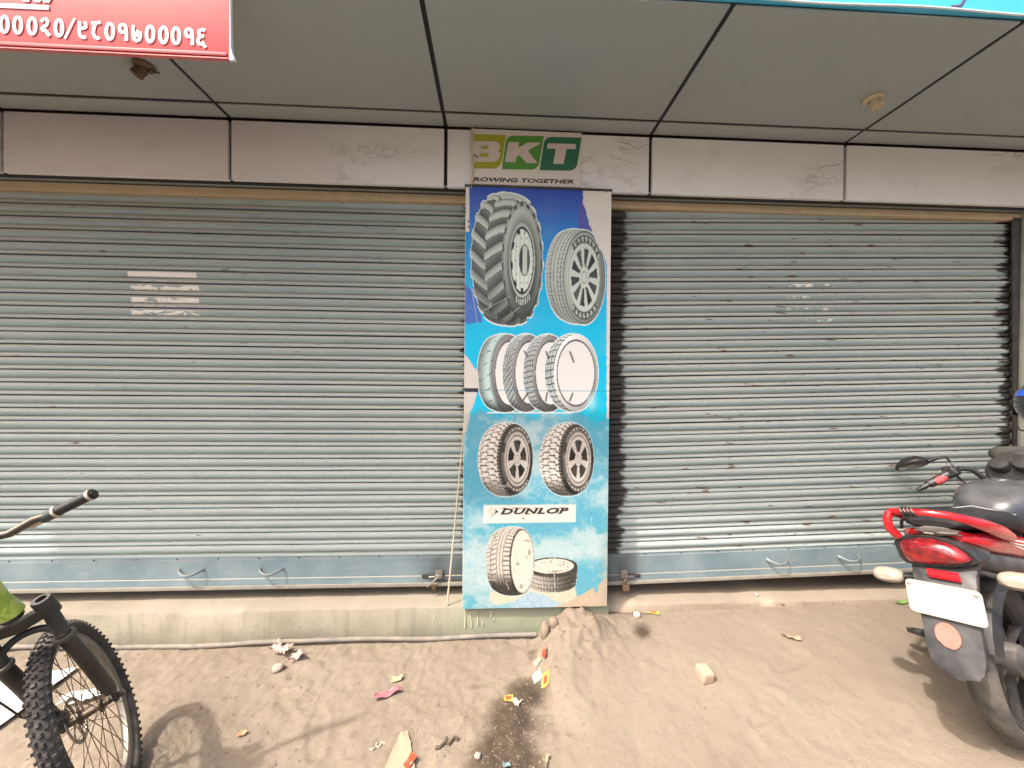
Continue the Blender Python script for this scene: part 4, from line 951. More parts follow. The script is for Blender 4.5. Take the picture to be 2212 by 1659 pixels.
br_ = MB(); br_.tube([(.067 * math.cos(t), -.075 + .025 * math.sin(t) - .03, .345 + .055 * math.sin(t)) for t in [math.pi * i / 14 for i in range(15)]], .011, 10, flat=.75); bp('fork_brace', br_, FORKB)
cal = MB(); cal.box((-.046, -.045, .055), (.034, .045, .035), bev=.008).box((-.06, -.065, .045), (.012, .03, .05), bev=.005); bp('brake_caliper', cal, BLACKPLASTIC)
bp('brake_cable', MB().tube([(-.058, -.06, .07), (-.085, -.10, .16), (-.095, -.14, .30), (-.10, -.20, .48), (-.05, -.22, .62)], .0032, 6), BLACKPLASTIC)
stm = crown + SA * .215
bp('headset', MB().lathe([(.024, 0), (.026, .004), (.026, .018), (.022, .022)], crown + SA * .035, SA, 18).lathe([(.022, 0), (.026, .004), (.026, .016), (.020, .02)], crown + SA * .185, SA, 18), BLACKPLASTIC)
bp('head_tube', MB().tube([crown + SA * .055, crown + SA * .12, crown + SA * .188], [.034, .0275, .031], 18), FRAMEP)
sp_ = stm + SA * .095 + Vector((0, .045, .01))
bp('stem', MB().tube([stm - SA * .005, stm + SA * .095], .019, 14).tube([stm + SA * .075, sp_], [.018, .0165], 12), BLACKPLASTIC)
barz = sp_; gend = Vector((.302, -.205, .7735))
rt_in = Vector((.188, -.158, .748))
hb_pts = [barz, barz + Vector((.04, 0, 0)), barz + (rt_in - barz) * .45 + Vector((.01, 0, -.012)), barz + (rt_in - barz) * .8 + Vector((0, 0, .002)), rt_in, gend]
mir = lambda v: Vector((-v.x, v.y, v.z))
GUN = pm('gunmetal_bar', (.11, .095, .075), .32, .7, .2, dust=.25)
bp('handlebar', MB().tube([mir(p) for p in hb_pts[::-1]][:-1] + hb_pts, .0125, 12), GUN)
for f in (lambda v: v, mir):
    gd = (gend - rt_in).normalized(); q = [rt_in + gd * t for t in (.012, .03, .07, .10, .122)]
    gr = bp('grip', MB().tube([f(p) for p in q], [.0165, .0155, .0165, .0155, .0170], 14), BLACKPLASTIC)
    for t in (.012, .110): bp('grip_ring', MB().tube([f(rt_in + gd * t), f(rt_in + gd * (t + .008))], .0182, 14), ROPE, gr)
    bp('shifter_clamp', MB().tube([f(rt_in + gd * -.022), f(rt_in + gd * .010)], .0165, 12), pm('dark_grey_clamp', (.045, .06, .06), .5), gr)
    bp('bar_tape', MB().tube([f(rt_in + gd * -.058), f(rt_in + gd * -.024)], .0142, 12), ROPE, gr)
# frame, saddle and rear wheel stand outside the picture
fh = Vector((math.cos(R(66)), math.sin(R(66)), 0)); fl = 15 * math.pi / 180
fr0 = Vector((fh.y, -fh.x, 0)); fup = Vector((0, 0, math.cos(fl))) - fr0 * math.sin(fl)
Wp = lambda v: BM @ v
ht_lo, ht_hi = Wp(crown + SA * .07), Wp(crown + SA * .175)
bbk = ht_lo - fh * .60 - fup * .36; seat = ht_hi - fh * .58 + fup * .03; rax = ht_lo - fh * 1.02 - fup * .36
iv = Matrix.Translation(-bike.location)
def fp(name, pts, r_, mat=FRAMEP, n=12): 
    mb = MB().tube(pts, r_, n); return bp(name, mb, mat, M=iv)
fp('down_tube', [ht_lo, bbk], .021, pm('pale_green_tube', (.50, .53, .46), .4, var=.12)); fp('top_tube', [ht_hi, seat], .018); fp('seat_tube', [bbk, seat + (seat - bbk).normalized() * .08], .017)
fr1 = fr0 * math.cos(fl) + Vector((0, 0, math.sin(fl)))
for s_ in (-1, 1):
    fp('chain_stay', [bbk + fr1 * .03 * s_, rax + fr1 * .066 * s_], .010); fp('seat_stay', [seat, rax + fr1 * .066 * s_], .009)
    fp('crank', [bbk + fr1 * .06 * s_, bbk + fr1 * .075 * s_ + fh * .17 * s_], .010, BARESTEEL); fp('pedal', [bbk + fr1 * .09 * s_ + fh * .17 * s_, bbk + fr1 * .18 * s_ + fh * .17 * s_], .018, BLACKPLASTIC)
fp('seat_post', [seat, seat + fup * .16], .013, BARESTEEL)
sm_ = MB(); sc_ = seat + fup * .18
sm_.loft([[sc_ + fh * x + fr1 * (w * math.cos(a)) + fup * (.022 * math.sin(a) + .01 * abs(x)) for a in [2 * math.pi * j / 12 for j in range(12)]] for x, w in ((.14, .012), (.08, .025), (0, .035), (-.06, .06), (-.10, .07), (-.125, .05))]); bp('saddle', sm_, BLACKPLASTIC, M=iv)
fp('kickstand', [rax + fh * .1 - fr1 * .06, rax + fh * .12 - fr1 * .22 + Vector((0, 0, -.26))], .008, BARESTEEL)
RM = Matrix(((fr1.x, fh.x, fup.x, rax.x), (fr1.y, fh.y, fup.y, rax.y), (fr1.z, fh.z, fup.z, rax.z), (0, 0, 0, 1)))
bicycle_wheel(iv @ RM)
print('bicycle ok')

# ------------------------------------------------------------------ motorcycle (local: x forward, y left, z up, origin under the rear axle)
MPSI, MLAM, MSC = .398, .219, .971
mo = Vector((2.241, 1.427, .018)); mf = Vector((math.cos(MPSI), math.sin(MPSI), 0)); ml0 = Vector((-math.sin(MPSI), math.cos(MPSI), 0))
ml = ml0 * math.cos(MLAM) - Vector((0, 0, math.sin(MLAM))); mu = Vector((0, 0, math.cos(MLAM))) + ml0 * math.sin(MLAM)
moto = empty('motorcycle', mo)
moto.matrix_world = Matrix(((mf.x * MSC, ml.x * MSC, mu.x * MSC, mo.x), (mf.y * MSC, ml.y * MSC, mu.y * MSC, mo.y), (mf.z * MSC, ml.z * MSC, mu.z * MSC, mo.z), (0, 0, 0, 1)))
tag(moto, 'red and black motorcycle parked tail first at the right edge', 'motorcycle')
def mp(name, mb, mat, parent=None, **k): return mb.build(name, mat, parent or moto, **k)
MTYRE = pm('dusty_grey_tyre', (.055, .053, .048), .85, var=.45, dust=.6, bump=.35, local=True)
def moto_wheel(cx, Rw, width):
    t = MB(); n = 110; rings = []
    for i in range(n):
        a = 2 * math.pi * i / n; r_ = []
        for j in range(20):
            q = 2 * math.pi * j / 20; y = width * math.cos(q) * (1 if math.sin(q) > -.2 else .72); rr = Rw - .038 + .038 * math.sin(q) * (1 if math.sin(q) > 0 else 1.3)
            if math.sin(q) > .25:
                k = abs(y) / width; ph = (i / 5.0 + k * 1.6) % 1
                if ph < .22 or (.42 < k < .5): rr -= .0045
            r_.append((cx + rr * math.cos(a), y, Rw + rr * math.sin(a)))
        rings.append(r_)
    rings.append(rings[0]); t.loft(rings, cap=False); ty = mp('tyre', t, MTYRE, sharp=30)
    rm_ = mp('rim', MB().lathe([(Rw - .082, -width * .62), (Rw - .068, -width * .66), (Rw - .075, -width * .4), (Rw - .098, -width * .3), (Rw - .104, 0), (Rw - .098, width * .3), (Rw - .075, width * .4), (Rw - .068, width * .66), (Rw - .082, width * .62), (Rw - .11, 0)], (cx, 0, Rw), (0, 1, 0), 48, close=True), BLACKPLASTIC)
    for k in range(6):
        a = k * math.pi / 3 + .3; d = Vector((math.cos(a), 0, math.sin(a))); c = Vector((cx, 0, Rw))
        mp('spoke', MB().tube([c + d * .05, c + d * .12, c + d * (Rw - .095)], [.022, .015, .020], 8, flat=.6, side=(0, 1, 0)), BLACKPLASTIC, rm_)
    mp('hub', MB().lathe([(0, -.07), (.03, -.07), (.065, -.05), (.07, .04), (.035, .06), (0, .06)], (cx, 0, Rw), (0, 1, 0), 28), pm('grey_alloy', (.16, .16, .16), .5, .6, .2, dust=.4, local=True))
moto_wheel(0, .326, .05); moto_wheel(1.27, .30, .042)
for s_ in (-1, 1):
    mp('swingarm', MB().tube([(-.03, .085 * s_, .312), (.25, .085 * s_, .34), (.5, .07 * s_, .37)], [.022, .02, .024], 10, flat=1.4), BLACKPLASTIC)
    sh = mp('shock_absorber', MB().tube([(.02, .115 * s_, .33), (.14, .125 * s_, .68)], .014, 10), CHROME)
    hel = [Vector((.035, .116 * s_, .375)).lerp(Vector((.135, .1245 * s_, .66)), i / 72.) for i in range(73)]; ax = (hel[-1] - hel[0]).normalized(); o1 = ax.orthogonal().normalized(); o2 = ax.cross(o1)
    mp('spring', MB().tube([p + o1 * (.026 * math.cos(i * .785)) + o2 * (.026 * math.sin(i * .785)) for i, p in enumerate(hel)], .0045, 6), REDPAINT, sh)
mp('inner_fender', MB().loft([[((.36 - th) * math.cos(a) + .0, y, .33 + (.36 - th) * math.sin(a)) for y, th in ((-.085, .05), (-.07, .01), (0, 0), (.07, .01), (.085, .05), (.07, .03), (0, .015), (-.07, .03))] for a in [R(50 + 11 * i) for i in range(11)]]), BLACKPLASTIC)
# rear mudguard flap
fl_ = []
for z, x, hw, d in ((.80, -.34, .09, .09), (.765, -.405, .092, .05), (.70, -.432, .088, .04), (.62, -.456, .083, .035), (.54, -.478, .080, .034), (.475, -.496, .078, .033), (.435, -.507, .069, .030), (.412, -.512, .052, .026), (.402, -.512, .026, .02)):
    fl_.append([(x, -hw - .012, z), (x + .004, -.012 - hw * 1.02, z), (x + d, -hw * .98 - .012, z + .004), (x + d + .004, hw * .98 - .012, z + .004), (x + .004, hw * 1.02 - .012, z), (x, hw - .012, z), (x - .006, hw * .5 - .012, z - .004), (x - .008, -.012, z - .006), (x - .006, -hw * .5 - .012, z - .004)])
mg = mp('mudguard', MB().loft(fl_), GREYPLASTIC, sharp=50)
tx = Vector((-.24, 0, 1)).normalized(); tn = Vector((-1, 0, -.24)).normalized()
def flap_pt(z): return -.432 - (.70 - z) * .27
def rounded(w, h, r_, n=6):
    P = []
    for cx_, cy_, a in ((w / 2 - r_, h / 2 - r_, 0), (-w / 2 + r_, h / 2 - r_, 90), (-w / 2 + r_, -h / 2 + r_, 180), (w / 2 - r_, -h / 2 + r_, 270)):
        P += [(cx_ + r_ * math.cos(R(a + 90 * i / n)), cy_ + r_ * math.sin(R(a + 90 * i / n))) for i in range(n + 1)]
    return P
npl = mp('number_plate', MB().prism(rounded(.216, .126, .018), Vector((flap_pt(.664) - .030, -.014, .664)), Vector((0, 1, 0)), Vector((.2, 0, 1)).normalized(), Vector((1, 0, -.2)).normalized(), .003), pm('plate_white', (.42, .38, .325), .4, var=.03, scale=10), sharp=30)
for y in (.082, -.108): mp('bolt', MB().ball((flap_pt(.70) - .033, y, .712), (.004, .008, .008), 10, 6), pm('plate_bolt', (.50, .42, .37), .5, .2), npl)
rfx = MB(); rfx.box((-.432, -.022, .757), (.014, .092, .034), Matrix.Rotation(-.25, 4, 'Y'), bev=.003); mp('reflector', rfx, pm('red_reflector', (.52, .012, .025), .2, var=.12, coat=.6, local=True))
stp = [(.036 * math.cos(R(a)) * (1 if not 290 < a < 330 else .82), .046 * math.sin(R(a)) * (1 if not 260 < a < 300 else .93)) for a in range(0, 360, 15)]
mp('sticker', MB().prism(stp, Vector((flap_pt(.54) - .0165, -.004, .54)), Vector((0, 1, 0)), Vector((.25, 0, 1)).normalized(), Vector((1, 0, -.25)).normalized(), .0008), pm('faded_pink_sticker', (.46, .17, .135), .5, var=.2, scale=25, local=True), mg, sharp=30)
# tail lamp
OUT = [(.106, .852), (.098, .868), (.066, .882), (.03, .891), (-.005, .894), (-.04, .887), (-.07, .872), (-.093, .851), (-.110, .828), (-.104, .818), (-.078, .806), (-.04, .793), (0, .786), (.045, .781), (.085, .783), (.1, .80)]
cz_ = .838
def lring(x, s_, dz=0): return [(x, y * s_, cz_ + (z - cz_) * s_ + dz) for y, z in OUT]
hs = mp('tail_housing', MB().loft([lring(-.22, 1.04), lring(-.30, 1.16), lring(-.388, 1.19), lring(-.404, 1.13), lring(-.402, 1.02)]), BLACKPLASTIC)
mp('tail_lamp', MB().loft([lring(-.36, 1.0), lring(-.398, 1.0), lring(-.414, .95), lring(-.430, .78), lring(-.438, .5), lring(-.441, .2)]), lamp_lens_material(), sharp=60)
for y, z in ((.035, .84), (-.045, .845)): mp('bulb_ring', MB().lathe([(.016, 0), (.019, .002), (.016, .005)], (-.432, y, z), (-1, 0, 0), 18), pm('lamp_ring', (.42, .03, .03), .25, coat=.6))
# tail fairing, seat and grab rail
mp('tail_fairing', MB().body([(-.345, 0, .875, .912, .085, .7), (-.31, 0, .855, .915, .115, .7), (-.2, 0, .81, .90, .129, .62), (-.02, 0, .765, .872, .137, .6), (.15, 0, .72, .84, .142, .6), (.26, 0, .68, .80, .14, .6), (.30, 0, .69, .78, .12, .7)]), REDPAINT)
mp('under_tail', MB().body([(-.34, 0, .78, .87, .108, .7), (-.2, 0, .735, .83, .123, .6), (0, 0, .69, .78, .130, .6), (.2, 0, .62, .74, .135, .6), (.28, 0, .62, .70, .12, .7)]), GREYPLASTIC)
for s_ in (-1, 1):
    for k in range(3):
        mp('stripe', MB().tube([(-.10 + .02 * k, s_ * (.1375 + .001 * k), .858 - .014 * k), (.05, s_ * (.1425), .825 - .016 * k), (.24, s_ * .1455, .765 - .016 * k)], [.0012, .0034, .0030], 6, flat=.5, side=(0, 0, 1)), WHITEPAINT)
SEATM = pm('seat_vinyl', (.014, .014, .016), .68, var=.3, dust=.04, spec=.3, bump=.15, local=True)
mp('seat', MB().body([(-.34, 0, .93, .955, .07, .8), (-.30, 0, .915, .978, .105, .7), (-.15, 0, .895, .984, .128, .62), (.0, 0, .87, .962, .138, .6), (.12, 0, .855, .945, .14, .6), (.2, 0, .83, .905, .13, .62), (.3, 0, .80, .895, .115, .65), (.42, 0, .80, .905, .085, .7), (.46, 0, .83, .89, .06, .8)]), SEATM)
mp('seat_piping', MB().tube([(.02, -.132, .93), (.14, -.128, .925), (.15, 0, .953), (.14, .128, .925), (.02, .132, .93)], .0025, 6), pm('grey_piping', (.35, .33, .31), .5))
gr_pts = [(.02, .142, .862), (-.10, .140, .905), (-.25, .132, .955), (-.37, .118, .985), (-.425, .095, .998), (-.448, .04, 1.006), (-.450, -.03, 1.006), (-.43, -.085, .998), (-.375, -.118, .975), (-.26, -.134, .938), (-.14, -.142, .895), (-.05, -.144, .862)]
mp('grab_rail', MB().tube(gr_pts, [.022, .025, .020, .016, .0145, .0135, .0135, .0145, .018, .025, .029, .019], 12, flat=.62), REDPAINT)
mp('rail_post', MB().tube([(-.425, .100, .996), (-.436, .110, .965), (-.432, .112, .925), (-.405, .100, .888)], [.014, .0165, .018, .017], 12), REDPAINT)
for k in range(4):
    a = k * .012; mp('strap', MB().tube([(-.443 - .018 * math.cos(t), .045 - a + .006 * math.sin(t * 2), 1.004 + .019 * math.sin(t)) for t in [2 * math.pi * i / 12 for i in range(13)]], .0042, 6), BLACKPLASTIC)
mp('strap_end', MB().tube([(-.45, .04, .985), (-.40, .075, .955), (-.38, .09, .92)], .006, 6), BLACKPLASTIC)
rg = MB(); nr = 14
for i in range(nr):
    pass
def rag(name, cx_, cy_, czz, lx, ly, lz, seed, mat, parent, rings=7, n=14):
    rr = []
    for i in range(rings):
        t = math.pi * (i + .5) / rings; rr.append([(cx_ + lx * math.sin(t) * math.cos(a) * (.5 + 1.0 * float(vnoise(i * 1.3, j * 1.9, seed))), cy_ + ly * math.sin(t) * math.sin(a) * (.5 + 1.0 * float(vnoise(i * 1.3, j * 1.9, seed + 4))), czz + lz * math.cos(t)) for j, a in enumerate([2 * math.pi * k / n for k in range(n)])])
    return MB().loft(rr).build(name, mat, parent)
r1 = rag('rag', 0, 0, 0, .035, .062, .018, 3, pm('dirty_rag', (.20, .17, .145), .9, var=.5, scale=30, bump=.4, local=True), None)
r1.matrix_world = moto.matrix_world @ Matrix.Translation((-.365, -.015, .918)); tag(r1, 'crumpled dirty grey rag tucked under the red grab rail', 'rag')
# tank, fairing and handlebar
TANKM = tank_material()
mp('fuel_tank', MB().body([(.30, 0, .86, .92, .05, .8), (.335, 0, .83, .965, .10, .75), (.42, 0, .79, 1.005, .145, .7), (.55, 0, .77, 1.03, .168, .68), (.70, 0, .77, 1.03, .172, .7), (.84, 0, .80, 1.005, .15, .75), (.94, 0, .84, .96, .10, .8), (.97, 0, .87, .93, .06, .9)], 28), TANKM, sharp=60)
mp('filler_cap', MB().lathe([(0, .012), (.03, .011), (.036, .006), (.036, -.01)], (.64, 0, 1.028), (.05, 0, 1), 24), CHROME)
mp('tank_trim', MB().tube([(.38, -.155, .80), (.55, -.172, .795), (.75, -.170, .80), (.9, -.13, .83)], .006, 8), CHROME)
for s_ in (-1, 1):
    mp('side_panel', MB().body([(.20, .118 * s_, .56, .70, .025, .7), (.32, .125 * s_, .54, .78, .03, .6), (.46, .118 * s_, .56, .79, .025, .7)]), REDPAINT)
    mp('fork_tube', MB().tube([(.93, .09 * s_, .98), (1.12, .09 * s_, .55), (1.27, .09 * s_, .30)], [.017, .022, .026], 12), CHROME if s_ < 0 else DARKSTEEL)
mp('front_fender', MB().loft([[(1.27 + .34 * math.cos(a) * k, y, .30 + .335 * math.sin(a) * k) for y, k in ((-.06, .93), (-.045, 1), (0, 1.02), (.045, 1), (.06, .93), (.045, .975), (0, .99), (-.045, .975))] for a in [R(20 + 13 * i) for i in range(11)]]), REDPAINT)
mp('headlamp_cowl', MB().body([(.90, 0, .96, 1.10, .10, .7), (.95, 0, .93, 1.12, .125, .8), (1.05, 0, .90, 1.11, .14, .85), (1.13, 0, .91, 1.06, .12, .9), (1.17, 0, .93, 1.04, .09, .8)], 24), pm('dusty_cowl', (.026, .026, .028), .5, var=.4, dust=.12, local=True))
mp('flyscreen', MB().body([(.97, 0, 1.10, 1.16, .07, .8), (1.0, 0, 1.10, 1.19, .10, .75), (1.06, 0, 1.09, 1.17, .11, .75), (1.13, 0, 1.06, 1.11, .09, .8)]), pm('smoked_screen', (.035, .034, .033), .35, var=.2, dust=.2, local=True))
for s_ in (-1, 1): mp('dial', MB().lathe([(0, .028), (.038, .026), (.043, .018), (.043, -.02), (.03, -.03)], (.905, .045 * s_, 1.085), (-.75, 0, .66), 22), BLACKPLASTIC)
hb = [(.92, .0, .985), (.905, .06, .985), (.875, .105, 1.0), (.845, .145, 1.065), (.81, .185, 1.075), (.745, .215, 1.052), (.655, .325, .972)]
rightbar = [(.955, -.06, .985), (.985, -.105, 1.0), (.995, -.145, 1.065), (.985, -.20, 1.075), (.96, -.25, 1.055), (.93, -.36, .985)]
mp('handlebar', MB().tube(rightbar[::-1] + hb, .0155, 12), BLACKPLASTIC)
v0, v1 = Vector(hb[-2]), Vector(hb[-1]); gdir = (v1 - v0).normalized()
gp_ = mp('grip', MB().tube([v0 + gdir * .01, v0 + gdir * .05, v0 + gdir * .125], [.026, .024, .0235], 14), BLACKPLASTIC)
mp('grip_sleeve', MB().tube([v0 + gdir * .028 + Vector((-.004, -.002, -.004)), v0 + gdir * .06 + Vector((-.005, -.002, -.005)), v0 + gdir * .092 + Vector((-.004, -.002, -.004))], [.020, .0257, .021], 14), pm('red_rubber', (.42, .06, .07), .6, var=.2, local=True), gp_)
mp('bar_end', MB().tube([v1 - gdir * .01, v1 + gdir * .028, v1 + gdir * .034], [.0115, .0125, .008], 12), BLACKPLASTIC, gp_)
mp('clutch_lever', MB().tube([v0 + Vector((.045, .0, .002)), v0 + gdir * .05 + Vector((.055, .01, .002)), v0 + gdir * .135 + Vector((.035, .012, .006))], [.013, .011, .012], 8, flat=.7), BLACKPLASTIC)
mp('switch_housing', MB().box(v0 + gdir * -.012, (.06, .062, .056), Matrix.Rotation(-.6, 4, 'X'), bev=.014, seg=3).box(v0 + Vector((.035, .012, .018)), (.045, .05, .04), bev=.01).box(v0 + Vector((.01, -.022, .02)), (.04, .035, .04), bev=.01), BLACKPLASTIC)
mp('cables', MB().tube([v0 + Vector((.03, 0, 0)), (.80, .19, 1.0), (.85, .13, .93), (.9, .08, .86)], .005, 6).tube([(.79, .2, 1.04), (.83, .17, .95), (.88, .12, .90), (.95, .06, .86)], .004, 6), BLACKPLASTIC)
gt = rightbar; q0, q1 = Vector(gt[-2]), Vector(gt[-1])
mp('grip', MB().tube([q0, q1], .0175, 14), BLACKPLASTIC)
def mirror_part(base, top, arm, tip, nm='mirror'):
    st = mp(nm, MB().tube([base, Vector(base).lerp(Vector(top), .5)], .0065, 10), CHROME)
    base, top, arm, tip = Vector(base), Vector(top), Vector(arm), Vector(tip)
    mp('stem', MB().tube([base.lerp(top, .5), top, top.lerp(arm, .5) + Vector((0, 0, .006)), arm], [.007, .008, .010, .014], 10), BLACKPLASTIC, st)
    ax = tip - arm; L_ = ax.length; ax.normalize(); nrm = Vector((-.45, -.1, -.9)).normalized(); nrm = (nrm - ax * nrm.dot(ax)).normalized(); w = ax.cross(nrm)
    rings = []
    for t, hw in ((-.06, .014), (.05, .036), (.2, .052), (.45, .056), (.7, .046), (.9, .026), (1.0, .007)):
        c = arm + ax * (L_ * t); rings.append([c + w * (hw * math.cos(a)) - nrm * (hw * .95 * max(0, math.sin(a))) + nrm * (.006 * (math.sin(a) < 0)) for a in [2 * math.pi * j / 16 for j in range(16)]])
    mp('shell', MB().loft(rings), BLACKPLASTIC, st, sharp=50)
    mp('glass', MB().loft([[arm + ax * (L_ * t) + w * (hw * .86 * math.cos(a)) + nrm * (.0062 + .0012 * (math.sin(a) > 0)) for a in [2 * math.pi * j / 10 for j in range(10)]] for t, hw in ((.02, .030), (.2, .048), (.45, .053), (.7, .043), (.9, .022))]), pm('mirror_glass', (.55, .5, .46), .12, 1, .03), st)
mirror_part((.782, .195, 1.085), (.762, .215, 1.15), (.715, .29, 1.128), (.665, .432, 1.088))
mirror_part((.99, -.16, 1.07), (1.0, -.16, 1.22), (1.03, -.13, 1.36), (1.03, -.25, 1.37))
# indicators
INDM = pm('dusty_clear_lens', (.36, .315, .255), .35, var=.2, scale=30, coat=.3, local=True)
for s_, y, z in ((1, .18, .703), (-1, -.205, .765)):
    st = mp('indicator', MB().body([(-.42, y, z - .012, z + .012, .03, .8), (-.405, y, z - .026, z + .026, .048, .75), (-.38, y, z - .031, z + .031, .053, .72), (-.35, y, z - .028, z + .028, .05, .75), (-.335, y, z - .02, z + .02, .04, .8)], 18), INDM)
    mp('stalk', MB().tube([(-.37, y - .05 * s_, z + .002), (-.365, y - .09 * s_, z + .008), (-.36, .06 * s_, .745)], [.014, .011, .013], 10), BLACKPLASTIC, st)
# engine, pipes and foot rests
ALU = pm('engine_alloy', (.13, .13, .13), .5, .5, .25, dust=.5, local=True)
en = mp('engine', MB().box((.52, 0, .36), (.40, .26, .24), bev=.03, seg=3), ALU)
for k in range(7): mp('fin', MB().box((.62 + .012 * k, 0, .50 + .026 * k), (.19, .20, .009), Matrix.Rotation(-.25, 4, 'Y'), bev=.002), ALU, en)
mp('frame', MB().tube([(.93, 0, .90), (.80, 0, .62), (.74, 0, .30), (.45, 0, .22)], .022, 10).tube([(.92, 0, .92), (.5, .06, .76), (.15, .09, .72), (-.28, .08, .83)], .016, 10).tube([(.92, 0, .92), (.5, -.06, .76), (.15, -.09, .72), (-.28, -.08, .83)], .016, 10), DARKSTEEL)
mp('exhaust', MB().tube([(.72, -.05, .52), (.84, -.08, .38), (.72, -.14, .24), (.45, -.16, .23), (.2, -.165, .27)], .02, 12).tube([(.2, -.165, .27), (.1, -.168, .285), (-.30, -.178, .36), (-.36, -.18, .37)], [.02, .045, .045, .028], 18), pm('exhaust_metal', (.10, .095, .09), .4, .7, .3, dust=.3, local=True))
mp('chain_case', MB().body([(-.08, .095, .27, .35, .018, .6), (.05, .10, .25, .38, .02, .6), (.3, .10, .28, .40, .02, .6), (.42, .10, .31, .41, .02, .6)]), BLACKPLASTIC)
fr_ = mp('foot_rest', MB().tube([(.30, .13, .48), (.22, .23, .44), (.18, .295, .375), (.178, .303, .285)], .012, 10), BLACKPLASTIC)
fpad = MB(); fpad.prism([(.285, .145), (.30, .215), (.345, .205), (.392, .176), (.388, .164), (.34, .15)], (0, 0, .252), (0, 1, 0), (1, 0, 0), (0, 0, 1), .020); mp('pad', fpad, RUBBER, fr_)
mp('foot_rest', MB().tube([(.30, -.13, .44), (.28, -.28, .40)], .014, 10), BLACKPLASTIC)
mp('side_stand', MB().tube([(.5, .12, .28), (.47, .20, .12), (.45, .235, .075)], .012, 8), DARKSTEEL)
# helmet hung over the right mirror
hm = empty('helmet', (3.115, 1.93, 1.275)); tag(hm, 'black helmet with a blue band hung on the motorcycle mirror at right edge', 'helmet')
hm.rotation_euler = (0, .12, R(40))
sh_ = [];
for i in range(13):
    t = math.pi * i / 12 * .82 + .02; r_ = math.sin(t); zz = .13 + .142 * math.cos(t)
    sh_.append([(.155 * r_ * math.cos(a) * (1.05 if math.cos(a) > 0 else 1), .125 * r_ * math.sin(a), zz) for a in [2 * math.pi * j / 24 for j in range(24)]])
MB().loft(sh_).build('shell', pm('gloss_black_shell', (.016, .017, .022), .15, var=.1, coat=.8, local=True), hm)
MB().loft([[(.157 * math.sin(t) * math.cos(a) * (1.055 if math.cos(a) > 0 else 1.01), .127 * math.sin(t) * math.sin(a), .13 + .144 * math.cos(t)) for a in [2 * math.pi * j / 24 for j in range(25)]] for t in (R(62), R(70), R(78))], cap=False, closed=False).build('band', pm('blue_band', (.01, .12, .78), .25, var=.08, coat=.6, local=True), hm)
MB().loft([[(.165 * math.cos(a) + .006, .132 * math.sin(a), z) for a in [R(-65 + 10 * i) for i in range(14)]] + [(.158 * math.cos(a) + .006, .126 * math.sin(a), z) for a in [R(65 - 10 * i) for i in range(14)]] for z in (.06, .10, .15)]).build('visor', pm('visor_smoke', (.01, .012, .016), .08, var=.05, local=True), hm)
MB().tube([(.0, .12, .02), (.02, .10, -.03), (.04, 0, -.05), (.02, -.10, -.03), (0, -.12, .02)], .006, 6, flat=.4).build('chin_strap', BLACKPLASTIC, hm)
print('motorcycle ok')

# ------------------------------------------------------------------ litter, stones and loose stuff on the ground
def sheet(name, px, py, w, h, rot, mat, label, cat, seed=0, curl=.006, lift=.003, nx=8, ny=6, torn=0.0, group=None, border=None, tri=None):
    if border: w, h, curl = w * 1.12, h * 1.12, curl * .45
    p = gpt(px, py); e = empty(name, p) if border else None
    c, s_ = math.cos(rot), math.sin(rot); V = []; F = []
    for j in range(ny + 1):
        for i in range(nx + 1):
            u, v = i / nx - .5, j / ny - .5
            if tri: u = u * (tri[0] + (tri[1] - tri[0]) * (v + .5))
            ed = 1 + torn * (float(vnoise(i * 1.3 + seed, j * 1.7, seed)) - .5) * (1 if i in (0, nx) or j in (0, ny) else 0)
            x, y = u * w * ed, v * h * ed; X, Y = x * c - y * s_, x * s_ + y * c
            zz = float(gz(p.x + X, p.y + Y)) - p.z + lift + curl * (float(vnoise(i * .8 + seed * 3, j * .8, seed + 5)) + .7 * abs(u) * 2 * (.5 + float(vnoise(seed, 1, 3))))
            V.append((X, Y, zz))
    n = (nx + 1) * (ny + 1); V += [(x, y, z + .0009) for x, y, z in V]
    for j in range(ny):
        for i in range(nx):
            a = j * (nx + 1) + i; F.append((a, a + nx + 1, a + nx + 2, a + 1)); F.append((n + a, n + a + 1, n + a + nx + 2, n + a + nx + 1))
    rim = [i for i in range(nx + 1)] + [(j + 1) * (nx + 1) - 1 for j in range(1, ny + 1)] + [ny * (nx + 1) + i for i in range(nx - 1, -1, -1)] + [j * (nx + 1) for j in range(ny - 1, 0, -1)]
    for a, b in zip(rim, rim[1:] + rim[:1]): F.append((a, b, n + b, n + a))
    o = MB().add(V, F).build(name if not border else 'foil', mat, e, sharp=70)
    if border:
        k = [i for i in range(n) if abs((i % (nx + 1)) / nx - .5) < .3 and abs((i // (nx + 1)) / ny - .5) < .3]; idx = {}
        V2 = []; F2 = []
        for j in range(ny):
            for i in range(nx):
                q = [j * (nx + 1) + i, j * (nx + 1) + i + 1, (j + 1) * (nx + 1) + i + 1, (j + 1) * (nx + 1) + i]
                if all(z in k for z in q): 
                    b0 = len(V2); V2 += [(V[n + z][0], V[n + z][1], V[n + z][2] + .0012) for z in q]; F2.append((b0, b0 + 1, b0 + 2, b0 + 3))
        if F2: MB().add(V2, F2).build('printed_field', border, e)
        o = e
    else: o.location = p
    return tag(o, label, cat, group)
